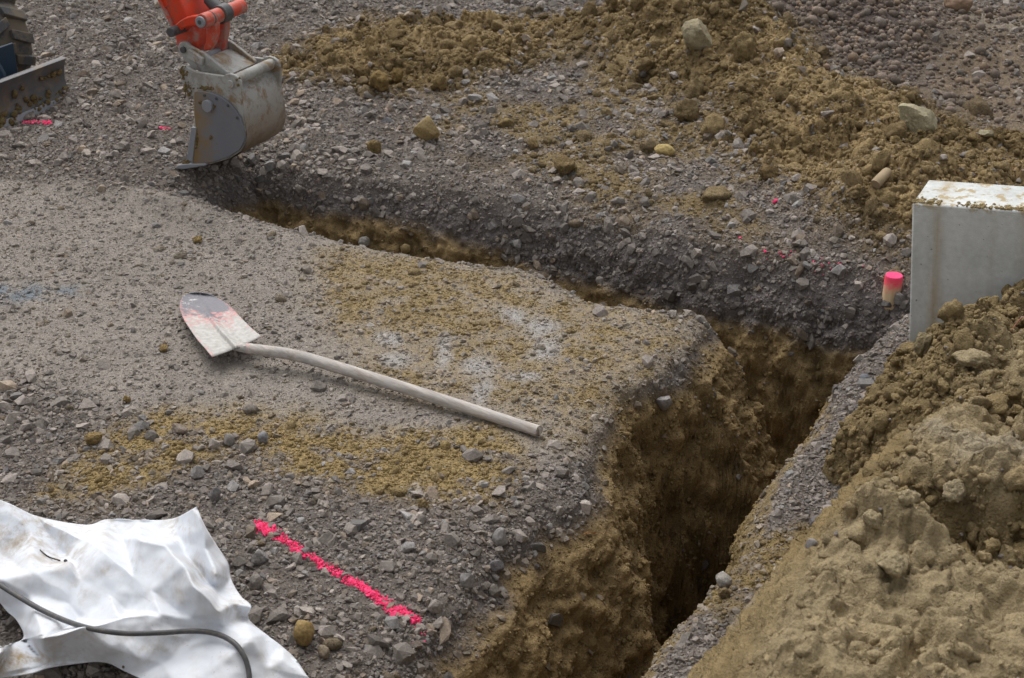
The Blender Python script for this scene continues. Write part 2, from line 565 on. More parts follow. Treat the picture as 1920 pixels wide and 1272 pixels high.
# ------------------------------------------------------------------ the ground sheet
def grid_lines(lo, hi, step, bands, far=70.0):
    xs = [lo]
    while xs[-1] < hi:
        x = xs[-1]; s = step(x)
        for b0, b1, bs in bands:
            if b0 <= x <= b1: s = min(s, bs)
        xs.append(x + s)
    left, right = [], []
    x, s = lo, 0.02
    while x > -far: x -= s; s *= 1.25; left.append(x)
    x, s = xs[-1], 0.02
    while x < far: x += s; s *= 1.25; right.append(x)
    return np.array(left[::-1] + xs + right, np.float32)


ga = grid_lines(-6.6, 1.3, lambda x: 0.0075 if x > -3.2 else 0.0075 + 0.0012 * (-3.2 - x), [(-1.36, -1.08, 0.0017), (-1.42, -1.0, 0.0035), (-1.0, -0.80, 0.0035)])
gb = grid_lines(1.5, 9.4, lambda x: 0.0065 if x < 4 else 0.0065 + 0.0008 * (x - 4), [(4.04, 4.24, 0.004), (4.36, 4.66, 0.0026), (4.66, 4.80, 0.0038)])
GA, GB = np.meshgrid(ga, gb, indexing='ij')
gzv, G = ground_z(GA, GB, True)
print('ground grid', GA.shape)
NA, NB = GA.shape
X0, Y0 = to_xy(GA, GB)
V = np.stack([X0, Y0, gzv], -1).astype(np.float32)


def grid_normals(V):
    da = np.gradient(V, axis=0); db = np.gradient(V, axis=1)
    n = np.cross(da, db)
    return n / (np.linalg.norm(n, axis=-1, keepdims=True) + 1e-12)


N = grid_normals(V)
wl_ = sstep(0.05, 0.2, G['dep'])
x, y, zz = V[..., 0], V[..., 1], V[..., 2]
aa_, bb_ = GA, GB
d1 = fbm(x * 9, y * 9, zz * 9, oct=3)
d2 = fbm(x * 21, y * 21, zz * 21, oct=3, gain=0.55)
d3 = np.abs(fbm(x * 11 + 3, y * 11, zz * 11, oct=2, gain=0.5))
disp = wl_ * (0.045 * d1 + 0.026 * d2 - 0.018 * d3)
V = V + N * disp[..., None]
N = grid_normals(V)

# colours of the ground (what it is made of, plus shade coloured in between loose stones)
nb1 = fbm(GA * 6, GB * 6, oct=4)[..., None]; nb2 = fbm(GA * 1.6 + 50, GB * 1.6, oct=3)[..., None]; nb3 = fbm(GA * 30 + 3, GB * 30, oct=3)[..., None]
col = GREY * (1 + 0.25 * nb1 + 0.25 * nb3)
lo = G['loose'][..., None]
tan_ = np.array([0.255, 0.226, 0.198], np.float32)
col = np.array([0.135, 0.114, 0.100], np.float32) * (1 + 0.25 * nb1 + 0.25 * nb3) * lo + (1 - lo) * (tan_ * (1 + 0.22 * nb1 + 0.2 * nb3))  # loose zone: brown soil, darkened to paint deeper shade into the gaps between stones


def lay(col, m, c):
    m = np.clip(m, 0, 1)[..., None]
    return col * (1 - m) + m * c


rag = fbm(GA * 11 + 8, GB * 11, oct=4)
rag2 = fbm(GA * 26 + 8, GB * 26, oct=4)
near = GB < interp(LIP_NEAR, GA)
isl = near & (GA < -1.1)
crumb1 = sstep(0.05, -0.10, poly_sdf(G['wa'], G['wb'], CRUMB_1)) * sstep(-0.26, 0.04, rag + 0.25 * nb2[..., 0]) * isl
crumb2 = sstep(0.10, -0.12, poly_sdf(G['wa'], G['wb'], CRUMB_2)) * sstep(-0.26, 0.14, rag + 0.6 * nb2[..., 0]) * isl
smear = np.zeros_like(GA)
for s_ in SMEARS:
    smear = np.maximum(smear, ellipse_mask(G['wa'] * 0.5 + GA * 0.5, G['wb'] * 0.5 + GB * 0.5, *s_))
smear = smear * sstep(0.05, 0.75, smear + 0.5 * rag2) * isl
crumb2 = crumb2 * (1 - 0.9 * smear)
benchc = sstep(0.03, -0.05, poly_sdf(G['wa'], G['wb'], BENCH_CLAY)) * (GA > -1.0)
bluep = sstep(0.05, -0.06, poly_sdf(G['wa'], G['wb'], BLUE_PATCH)) * sstep(-0.2, 0.2, rag)
brownb = sstep(0.25, -0.25, poly_sdf(G['wa'], G['wb'], BROWN_BACK))
cobb = sstep(0.2, -0.2, poly_sdf(G['wa'], G['wb'], COBBLE)) * (1 - G['clay_b'])
stain2 = sstep(0.16, -0.16, poly_sdf(G['wa'], G['wb'], CRUMB_2)) * isl * (0.55 + 0.45 * sstep(-0.2, 0.2, rag2))
stain1 = sstep(0.10, -0.08, poly_sdf(G['wa'], G['wb'], CRUMB_1)) * isl * (0.6 + 0.4 * sstep(-0.2, 0.2, rag2))
col = lay(col, 0.62 * stain2 * (1 - 0.8 * smear), CLAYC * 1.18 * (1 + 0.2 * nb3))
col = lay(col, 0.62 * stain1, CLAYC * 1.25 * (1 + 0.2 * nb3))
col = lay(col, 0.7 * crumb2, CLAYC * 1.1 * (1 + 0.3 * nb3))
col = lay(col, 0.85 * crumb1, CLAYC * 1.3 * (1 + 0.3 * nb3))
col = lay(col, 0.75 * smear, np.array([0.36, 0.345, 0.33], np.float32))
col = lay(col, 0.9 * bluep, BLUEG * 1.05)
col = lay(col, 0.9 * brownb * (1 - cobb), BROWN * (1.1 + 0.5 * nb1))
col = lay(col, 0.9 * cobb, GREYD * np.array([0.72, .64, .58]))
col = lay(col, G['mixb'] * 0.8, CLAYC * 0.95 * (1 + 0.35 * nb1))
damp = sstep(-0.15, 0.2, nb2 + 0.4 * nb1)
col = lay(col, G['clay_b'], (CLAYC * np.array([1.34, 1.34, 1.5]) * damp + (1 - damp) * CLAYC * np.array([0.72, 0.70, 0.72])) * (1 + 0.4 * nb1 + 0.35 * nb3))
col = lay(col, 0.8 * sstep(0.12, -0.12, poly_sdf(G['wa'], G['wb'], PATH)), np.array([0.25, 0.215, 0.165]) * (1 + 0.2 * nb3))
# layers in the trench walls: crushed stone on top, clay below
dep = G['dep']
layer = np.where((G['dB'] > G['dA'] - 1e-4) & (GB < 4.3), 0.085, np.interp(GA, [-3.5, -2.6, -2.2, -1.8], [0.14, 0.16, 0.22, 0.24])) + 0.06 * fbm(GA * 3.3, GB * 3.3, oct=3) + 0.03 * rag
# on the left the trench shows clay only in the pits
clay_wall = sstep(-0.035, 0.035, dep - layer)
wet = CLAYW * (1 + 0.55 * d1[..., None] + 0.4 * d2[..., None])
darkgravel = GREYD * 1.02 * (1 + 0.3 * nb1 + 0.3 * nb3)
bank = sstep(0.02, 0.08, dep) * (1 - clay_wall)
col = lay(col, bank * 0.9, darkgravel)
col = lay(col, clay_wall, wet)
col = lay(col, benchc * (0.5 + 0.5 * sstep(-.2, .2, rag)) * (dep < 0.3), CLAYC * 0.85 * (1 + 0.3 * nb3))
lipc = sstep(-0.065, -0.035, G['dr']) * sstep(0.26, 0.16, dep) * (GB < 3.75) * (GB > 1.0) * (GA > -1.05) * sstep(-0.3, 0.1, rag + 0.15)
col = lay(col, 0.85 * lipc, CLAYC * 0.95 * (1 + 0.3 * nb3))
G['clay_all'] = np.clip(np.maximum.reduce([crumb1, 0.7 * crumb2, G['clay_b'], 0.7 * G['mixb'], clay_wall, benchc * 0.8, lipc * 0.8]), 0, 1)
col = np.clip(col, 0.01, 0.9)

ii = np.arange(NA * NB, dtype=np.int32).reshape(NA, NB)
Q = np.stack([ii[:-1, :-1], ii[1:, :-1], ii[1:, 1:], ii[:-1, 1:]], -1).reshape(-1, 4)
ground = np_mesh('ground', V.reshape(-1, 3), Q, M_GROUND, col.reshape(-1, 3))
tag(ground, 'gravel and clay building ground cut by two crossing trenches', kind='structure')

# ------------------------------------------------------------------ scattered stones
def hull_protos(n, seed, npts=15, flat=0.7):
    out = []
    r = np.random.default_rng(seed)
    for _ in range(n):
        bm = bmesh.new()
        p = r.normal(size=(npts, 3)); p /= np.linalg.norm(p, axis=1, keepdims=True)
        p *= r.uniform(0.78, 1.0, (npts, 1)); p *= np.array([1, r.uniform(0.6, 0.95), flat * r.uniform(0.7, 1.1)])
        for q in p: bm.verts.new(q)
        bm.verts.ensure_lookup_table()
        res = bmesh.ops.convex_hull(bm, input=bm.verts)
        bmesh.ops.delete(bm, geom=[v for v in bm.verts if not v.link_faces], context='VERTS')
        bmesh.ops.triangulate(bm, faces=bm.faces)
        bm.verts.ensure_lookup_table(); bm.verts.index_update()
        out.append((np.array([v.co[:] for v in bm.verts], np.float32), np.array([[v.index for v in f.verts] for f in bm.faces], np.int32)))
        bm.free()
    return out


def ico(sub):
    bm = bmesh.new(); bmesh.ops.create_icosphere(bm, subdivisions=sub, radius=1)
    bm.verts.ensure_lookup_table(); bm.verts.index_update()
    v = np.array([q.co[:] for q in bm.verts], np.float32); f = np.array([[q.index for q in ff.verts] for ff in bm.faces], np.int32)
    bm.free(); return v, f


def lump_protos(n, seed, sub=2, amp=0.35):
    v0, f0 = ico(sub); out = []
    for k in range(n):
        o = seed * 7.7 + k * 13.1
        s = 1 + amp * fbm(v0[:, 0] * 1.3 + o, v0[:, 1] * 1.3, v0[:, 2] * 1.3 + o, oct=2) + amp * 0.7 * fbm(v0[:, 0] * 3.5 + o, v0[:, 1] * 3.5, v0[:, 2] * 3.5, oct=2)
        r = np.random.default_rng(seed + k)
        out.append(((v0 * s[:, None] * np.array([1, r.uniform(.7, 1), r.uniform(.6, .9)])).astype(np.float32), f0))
    return out


def clod_protos(n, seed, sub=3, amp=0.13, planes=9):
    v0, f0 = ico(sub); out = []
    for k in range(n):
        r = np.random.default_rng(seed + k)
        nrm = r.normal(size=(planes, 3)); nrm /= np.linalg.norm(nrm, axis=1, keepdims=True)
        dd = r.uniform(0.55, 0.9, planes)
        q = dd[None] / np.maximum(v0 @ nrm.T, 0.05)
        rad = np.minimum(q.min(1), 1.0)
        o = seed * 3.3 + k * 11.7
        rad = rad * (1 + amp * 1.6 * fbm(v0[:, 0] * 2.2 + o, v0[:, 1] * 2.2, v0[:, 2] * 2.2 + o, oct=2) + amp * fbm(v0[:, 0] * 6 + o, v0[:, 1] * 6, v0[:, 2] * 6, oct=3, gain=0.7))
        out.append(((v0 * rad[:, None] * np.array([1.15, r.uniform(.75, 1.05), r.uniform(.6, .9)])).astype(np.float32), f0))
    return out


def sample_ground(dens, n_max=None):
    """positions and normals on the ground, dens in pieces per square metre of surface per vertex cell"""
    e1 = V[1:, :-1] - V[:-1, :-1]; e2 = V[:-1, 1:] - V[:-1, :-1]
    area = np.linalg.norm(np.cross(e1, e2), axis=-1)
    w = area * dens[:-1, :-1]
    tot = float(w.sum())
    n = int(min(tot, n_max or 1e9))
    cs = np.cumsum(w.ravel().astype(np.float64))
    idx = np.searchsorted(cs, RNG.random(n) * cs[-1])
    idx = np.clip(idx, 0, w.size - 1)
    i, j = np.unravel_index(idx, w.shape)
    u, v = RNG.random((2, n, 1)).astype(np.float32)
    p = V[i, j] + u * e1[i, j] + v * e2[i, j]
    return p, N[i, j], i, j


def build_pieces(name, protos, pos, nor, size, color, mat, sink=0.25, tilt=0.5, smooth=False, squash=None):
    n = len(pos)
    pid = RNG.integers(0, len(protos), n)
    nn = nor + RNG.normal(size=(n, 3)) * tilt * 0.5
    nn /= np.linalg.norm(nn, axis=1, keepdims=True)
    t = RNG.normal(size=(n, 3)); t -= nn * (t * nn).sum(1, keepdims=True); t /= np.linalg.norm(t, axis=1, keepdims=True)
    s = np.cross(nn, t)
    sc = size[:, None] * RNG.uniform(0.8, 1.2, (n, 3))
    cen = pos + nor * (size * 0.62 * (1 - 2 * sink))[:, None] * 0.6
    VV, FF, CC, off = [], [], [], 0
    for k, (pv, pf) in enumerate(protos):
        m = np.where(pid == k)[0]
        if len(m) == 0: continue
        lv = pv[None] * sc[m][:, None, :]
        w = lv[..., :1] * t[m][:, None] + lv[..., 1:2] * s[m][:, None] + lv[..., 2:] * nn[m][:, None] + cen[m][:, None]
        VV.append(w.reshape(-1, 3).astype(np.float32))
        FF.append((pf[None] + (np.arange(len(m)) * len(pv))[:, None, None] + off).reshape(-1, 3))
        CC.append(np.repeat(color[m], len(pv), axis=0))
        off += len(m) * len(pv)
    return np_mesh(name, np.concatenate(VV), np.concatenate(FF), mat, np.concatenate(CC), smooth=smooth)


def stone_cols(n, base=None):
    k = RNG.random((n, 1)).astype(np.float32)
    c = GREY[None] * (0.60 + 0.78 * k ** 1.3)
    c = np.where(RNG.random((n, 1)) < 0.12, c * np.array([0.92, 1.0, 1.08]), c)
    c = np.where(RNG.random((n, 1)) < 0.16, c * np.array([1.10, 1.0, 0.86]), c)
    c = np.where(RNG.random((n, 1)) < 0.04, c * 1.3, c)
    return c.astype(np.float32)


# region that can be seen (with a margin to the sides)
A_, B_ = GA, GB
fy = CP * Y0 + SP * CAM_Z
vis = (np.abs(X0) < 0.40 * fy + 0.35) & (Y0 > 1.9) & (Y0 < 10.5)
distk = np.clip(4.0 / np.maximum(Y0, 1), 0.35, 2.0)
slope_ok = 1.0
clay = G['clay_all']
gravel = (1 - 0.93 * clay) * (1 - 0.80 * clay_wall) * vis
comp = (1 - G['loose'])
patch = sstep(-0.25, 0.25, fbm(GA * 2.4 + 90, GB * 2.4, oct=3))
bench = (GA > -0.95) & (GB < 4.35) & (dep < 0.06)
left_loose = sstep(0.0, 0.5, -2.2 - GA) * (GB < 4.1) * (GB > 2.6) * G['loose']

SHARP = hull_protos(26, 1)
ROUND = lump_protos(8, 5, 1, 0.15)
LUMP = clod_protos(14, 30, 2, 0.16)
CLOD = clod_protos(16, 130, 3, 0.26)
CRUMB = clod_protos(10, 60, 1, 0.2)

LINE = [(484, 986), (505, 1000), (540, 1018), (580, 1043), (620, 1070), (660, 1092), (690, 1110), (715, 1130), (745, 1148), (778, 1163)]
LINE_W = spline([hit(px, py, False) for px, py in LINE], 160)[:, :2]
PAINTED = []


def sprayed(p, nr, sz, cc, half=0.0105):
    """take the stones that lie on the sprayed line out of the gravel; they are built with the line"""
    box = (p[:, 0] > LINE_W[:, 0].min() - .1) & (p[:, 0] < LINE_W[:, 0].max() + .1) & (p[:, 1] > LINE_W[:, 1].min() - .1) & (p[:, 1] < LINE_W[:, 1].max() + .1)
    m = np.zeros(len(p), bool)
    ib = np.where(box)[0]
    d = np.linalg.norm(p[ib][:, None, :2] - LINE_W[None], axis=-1)
    k = d.argmin(1) / 159.0
    w_ = half * (1 + 0.7 * (k < 0.12)) * (1 + 0.35 * np.sin(k * 37) * np.sin(k * 11 + 1)) + 0.004 * (RNG.random(len(ib)) - 0.5)
    m[ib] = (sz[ib] < 0.0125) & (d.min(1) < w_ + 0.25 * sz[ib]) & (RNG.random(len(ib)) < np.where(k > 0.8, 0.75, 0.97))
    PAINTED.append((p[m], nr[m], sz[m]))
    return p[~m], nr[~m], sz[~m], cc[~m]


far_back = sstep(4.6, 5.0, GB)
d_big = gravel * (1 - 0.93 * comp) * (1 - 0.75 * bench) * (330 + 950 * patch) * (1 - 0.85 * brownb) * (1 - cobb) * (1 - ((GA > -1.05) & (GB < 3.92) & (dep > 0.015)))
p, nr, i, j = sample_ground(d_big)
sz = 0.0085 * np.exp(RNG.exponential(0.42, len(p))) ; sz = np.clip(sz * (1.0 + 0.25 * (GB[i, j] > 4.6)), 0.008, 0.036)
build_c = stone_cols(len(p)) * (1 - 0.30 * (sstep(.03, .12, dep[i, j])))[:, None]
p, nr, sz, build_c = sprayed(p, nr, sz, build_c)
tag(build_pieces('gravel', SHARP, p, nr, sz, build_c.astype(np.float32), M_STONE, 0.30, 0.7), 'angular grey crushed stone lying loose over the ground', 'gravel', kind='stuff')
print('big', len(p))
d_mid = gravel * (1 - 0.72 * comp) * (7400 + 4600 * patch) * (1 - 0.8 * brownb) * (1 - cobb) * np.clip(distk * 1.2, 0.5, 1.2)
p, nr, i, j = sample_ground(d_mid)
sz = np.clip(0.0042 * np.exp(RNG.exponential(0.38, len(p))), 0.003, 0.016)
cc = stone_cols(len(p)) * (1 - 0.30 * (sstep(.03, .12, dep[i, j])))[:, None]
cc = 0.65 * cc + 0.35 * col[i, j] * 1.15
p, nr, sz, cc = sprayed(p, nr, sz, cc)
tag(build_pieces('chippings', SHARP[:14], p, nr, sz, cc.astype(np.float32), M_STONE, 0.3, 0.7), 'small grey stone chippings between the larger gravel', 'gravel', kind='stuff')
print('mid', len(p))
d_fine = gravel * (7000 + 2500 * patch + 4500 * bench) * np.clip(distk, 0.2, 1.3) * (Y0 < 7.5)
p, nr, i, j = sample_ground(d_fine, 190000)
sz = np.clip(0.0022 * np.exp(RNG.exponential(0.35, len(p))), 0.0018, 0.006)
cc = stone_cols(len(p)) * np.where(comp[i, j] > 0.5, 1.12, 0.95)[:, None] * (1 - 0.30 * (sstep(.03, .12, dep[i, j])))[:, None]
cc = 0.4 * cc + 0.6 * col[i, j] * 1.12
p, nr, sz, cc = sprayed(p, nr, sz, cc)
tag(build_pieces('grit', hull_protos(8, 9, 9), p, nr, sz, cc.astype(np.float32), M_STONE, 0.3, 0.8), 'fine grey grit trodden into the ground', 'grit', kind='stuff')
print('fine', len(p))
# rounded cobbles of the far heap and the brown ground beside it
d_cob = vis * (1 - 0.9 * G['clay_b']) * (cobb * 2100 + brownb * (1 - cobb) * 420)
p, nr, i, j = sample_ground(d_cob, 24000)
sz = np.clip(0.0095 * np.exp(RNG.exponential(0.33, len(p))), 0.007, 0.030)
cc = stone_cols(len(p)) * np.array([0.92, 0.82, 0.73]) * (0.80 - 0.15 * (brownb * (1 - cobb))[i, j])[:, None]
tag(build_pieces('cobbles', ROUND, p, nr, sz, cc.astype(np.float32), M_STONE, 0.25, 0.8, smooth=True), 'rounded brown grey cobbles of the heap behind the clay', 'cobbles', kind='stuff')
# clods and crumbs of clay
clod_d = vis * (G['clay_b'] * 38 + G['mixb'] * 22) * (dep < 0.05)
p, nr, i, j = sample_ground(clod_d, 4000)
sz = np.clip(0.020 * np.exp(RNG.exponential(0.40, len(p))), 0.016, 0.062)
k = RNG.random((len(p), 1))
cc = CLAYC * (0.72 + 0.75 * k ** 1.5) * (1 + np.array([0.0, 0.04, 0.25]) * RNG.random((len(p), 1)))
cc = 0.4 * cc + 0.6 * col[i, j] * 1.05
tag(build_pieces('clods', CLOD, p, nr, sz, cc.astype(np.float32), M_CLAY, 0.34, 0.8, smooth=True), 'lumps of dug yellow brown clay over the spoil heap', 'clods', kind='stuff')
clod_d = vis * (G['clay_b'] * 800 + G['mixb'] * 330 + crumb1 * 190 + crumb2 * 25 + comp * near * 14 + (1 - comp) * isl * 14 + benchc * 120) * (dep < 0.05)
p, nr, i, j = sample_ground(clod_d, 16000)
sz = np.clip(0.0085 * np.exp(RNG.exponential(0.32, len(p))), 0.007, 0.024)
k = RNG.random((len(p), 1))
cc = CLAYC * (0.78 + 0.75 * k ** 1.5) * (1 + np.array([0.0, 0.04, 0.25]) * RNG.random((len(p), 1)))
cc = 0.4 * cc + 0.6 * col[i, j] * 1.08
tag(build_pieces('small_clods', LUMP, p, nr, sz, cc.astype(np.float32), M_CLAY, 0.3, 0.8, smooth=True), 'small yellow brown clay lumps over heap and gravel', 'clods', kind='stuff')
cr_d = vis * (np.maximum(crumb1 * 19000, crumb2 * 14000) + benchc * 9000 + G['clay_b'] * 7000 + G['mixb'] * 5000 + comp * 220 * near + clay_wall * 4200) * np.clip(distk, 0.4, 1.2)
p, nr, i, j = sample_ground(cr_d, 270000)
sz = np.clip(0.0023 * np.exp(RNG.exponential(0.40, len(p))), 0.0018, 0.011)
k = RNG.random((len(p), 1))
cc = CLAYC * (0.9 + 0.5 * k) * (1 + 0.28 * np.maximum(crumb1, crumb2)[i, j])[:, None]
cc = 0.38 * cc + 0.62 * col[i, j] * 1.1
tag(build_pieces('crumbs', CRUMB, p, nr, sz, cc.astype(np.float32), M_CLAY, 0.38, 0.8, smooth=True), 'yellow clay crumbs strewn over the trodden gravel', 'crumbs', kind='stuff')
print('crumbs', len(p))

# ------------------------------------------------------------------ the clay mound on the right
ma = np.concatenate([np.arange(-0.86, -0.45, 0.0045), np.arange(-0.45, 0.6, 0.006), np.linspace(0.61, 3.0, 60)]).astype(np.float32)
mb = np.concatenate([np.linspace(-2.0, 1.4, 70), np.arange(1.41, 4.14, 0.006)]).astype(np.float32)
MA, MB = np.meshgrid(ma, mb, indexing='ij')
mz, MG = mound_z(MA, MB, True)
mz = np.where(MG['d'] < 0.0, np.minimum(mz, -0.10), mz)
MX, MY = to_xy(MA, MB)
MV = np.stack([MX, MY, mz], -1).astype(np.float32)
MN = grid_normals(MV)
on3 = 0.010 * fbm(MX * 40, MY * 40, mz * 40, oct=3, gain=0.6) + 0.012 * fbm(MX * 14, MY * 14, mz * 14, oct=2)
face_ = (1 - MG['flat']) * (1 - MG['far'])
stri = fbm(MB * 3.2, (mz * 1.0 + MA * 0.4) * 30, oct=3) + 0.35 * fbm(MB * 8, (mz + MA * 0.4) * 75, oct=2)
MV = MV + MN * (0.060 * face_ * stri * sstep(0.0, 0.04, MG['d']))[..., None]
MV = MV + MN * (on3 * (0.3 + 0.7 * np.maximum(MG['flat'], MG['far'])))[..., None]
m1 = fbm(MA * 5, MB * 5, oct=4)[..., None]; m2 = fbm(MA * 30, MB * 30, oct=3)[..., None]
mcol = MUD * (1 + 0.22 * m1 + 0.2 * m2)
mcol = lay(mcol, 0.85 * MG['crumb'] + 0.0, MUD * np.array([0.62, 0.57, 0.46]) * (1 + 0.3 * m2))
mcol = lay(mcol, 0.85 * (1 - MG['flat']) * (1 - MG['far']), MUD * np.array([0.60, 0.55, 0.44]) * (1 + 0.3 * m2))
mcol = lay(mcol, 0.35 * sstep(0.15, 0.4, fbm(MA * 3 + 60, MB * 3, oct=3)) * (1 - MG['crumb']), np.array([0.27, 0.25, 0.215], np.float32))
mcol = mcol * (1 + (0.7 * face_ * stri)[..., None])
mi = np.arange(MA.size, dtype=np.int32).reshape(MA.shape)
MQ = np.stack([mi[:-1, :-1], mi[1:, :-1], mi[1:, 1:], mi[:-1, 1:]], -1).reshape(-1, 4)
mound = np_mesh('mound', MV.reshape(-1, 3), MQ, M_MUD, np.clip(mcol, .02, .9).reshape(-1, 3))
tag(mound, 'heaped pale clay bank beside the narrow trench', kind='structure')
# crumbs on the mound
wgt = (MG['crumb'] * 3200 + 200) * ((MG['flat'] > 0.5) | (MG['far'] > 0.5)) * (MB > 1.4) * (MA < 0.6) * (MG['d'] > 0.01)
e1 = np.linalg.norm(MV[1:, :-1] - MV[:-1, :-1], axis=-1) * np.linalg.norm(MV[:-1, 1:] - MV[:-1, :-1], axis=-1)
w = (e1 * wgt[:-1, :-1]).ravel().astype(np.float64)
cs = np.cumsum(w); nn_ = int(min(cs[-1], 16000))
idx = np.clip(np.searchsorted(cs, RNG.random(nn_) * cs[-1]), 0, w.size - 1)
i, j = np.unravel_index(idx, e1.shape)
sz = np.clip(0.0034 * np.exp(RNG.exponential(0.42, nn_)), 0.0025, 0.016)
cc = mcol[i, j] * (0.85 + 0.5 * RNG.random((nn_, 1))); cc = np.where((RNG.random((nn_, 1)) < 0.05) & (sz[:, None] < 0.009), GREY * 1.1, cc)
tag(build_pieces('mound_crumbs', LUMP, MV[i, j], MN[i, j], sz, cc.astype(np.float32), M_MUD, 0.36, 0.8, smooth=True), 'pale crumbs of dry clay over the bank', 'crumbs', kind='stuff')
w = (e1 * ((MG['crumb'] * 300 + 60) * ((MG['flat'] > 0.6) | (MG['far'] > 0.5)) * (MB > 1.4) * (MA < 0.6) * (MG['d'] > 0.03))[:-1, :-1]).ravel().astype(np.float64)
cs = np.cumsum(w); nn_ = int(min(cs[-1], 2500))
idx = np.clip(np.searchsorted(cs, RNG.random(nn_) * cs[-1]), 0, w.size - 1)
i, j = np.unravel_index(idx, e1.shape)
sz = np.clip(0.009 * np.exp(RNG.exponential(0.4, nn_)), 0.008, 0.034)
cc = mcol[i, j] * (0.9 + 0.4 * RNG.random((nn_, 1)))
tag(build_pieces('mound_clods', CLOD, MV[i, j], MN[i, j], sz, cc.astype(np.float32), M_MUD, 0.36, 0.8, smooth=True), 'broken lumps of dry clay over the bank', 'clods', kind='stuff')
#@@OBJECTS@@

# ------------------------------------------------------------------ notable single stones and clods
def rock_mesh(seed, kind, dims, sub=4):
    v0, f0 = ico(sub)
    r = np.random.default_rng(seed)
    npl = {'angular': 11, 'slab': 9, 'clod': 12, 'round': 18}[kind]
    nrm = r.normal(size=(npl, 3)); nrm /= np.linalg.norm(nrm, axis=1, keepdims=True)
    lo = {'angular': 0.5, 'slab': 0.42, 'clod': 0.62, 'round': 0.82}[kind]
    dd = r.uniform(lo, 0.95, npl)
    q = dd[None] / np.maximum(v0 @ nrm.T, 0.05)
    rad = np.minimum(q.min(1), 1.0)
    amp = {'angular': 0.045, 'slab': 0.085, 'clod': 0.19, 'round': 0.09}[kind]
    o = seed * 1.71
    n1 = fbm(v0[:, 0] * 1.8 + o, v0[:, 1] * 1.8, v0[:, 2] * 1.8 + o, oct=2)
    n2 = fbm(v0[:, 0] * 6 + o, v0[:, 1] * 6, v0[:, 2] * 6, oct=4, gain=0.65)
    rad = rad * (1 + amp * 1.4 * n1 + amp * n2)
    v = v0 * rad[:, None]
    v /= np.abs(v).max(0)
    return v * np.array(dims) * 0.5, f0, n1, n2


def rock(name, label, cat, px, py, w, h, kind, colr, seed, deep=0.8, rot=None, tilt=(0, 0), sink=0.3, group=None, mat=None, mud=0.0):
    """w, h: width and height in the photo (1920 px wide)"""
    base = hit(px, py + h * 0.36)
    dist = base.y * CP + (CAM_Z - base.z) * SP
    wm = w / F_PX * dist; hm = h / F_PX * dist
    dep_ = wm * deep
    v, f, n1, n2 = rock_mesh(seed, kind, (wm, dep_, hm * 1.05))
    rz = math.radians(rot if rot is not None else (seed * 37) % 360 if kind in ('round', 'clod') else (seed * 37) % 40 - 20)
    R = (Matrix.Rotation(math.radians(tilt[1]), 3, 'Y') @ Matrix.Rotation(math.radians(tilt[0]), 3, 'X') @ Matrix.Rotation(rz, 3, 'Z'))
    v = v @ np.array(R).T
    v[:, 2] += hm * (0.5 - sink * 0.5)
    c = np.array(colr, np.float32)[None] * (1 + 0.5 * n2[:, None] + 0.25 * n1[:, None])
    if mud: c = lay(c, mud * sstep(-0.1, 0.2, n1 + 0.5 * n2), CLAYC * 1.1)
    o = np_mesh(name, v, f, mat or (M_CLAY if kind == 'clod' else M_STONE), np.clip(c, .02, .9), smooth=True)
    if kind in ('angular', 'slab'): o.data.set_sharp_from_angle(angle=math.radians(24))
    o.location = base
    return tag(o, label, cat, group)


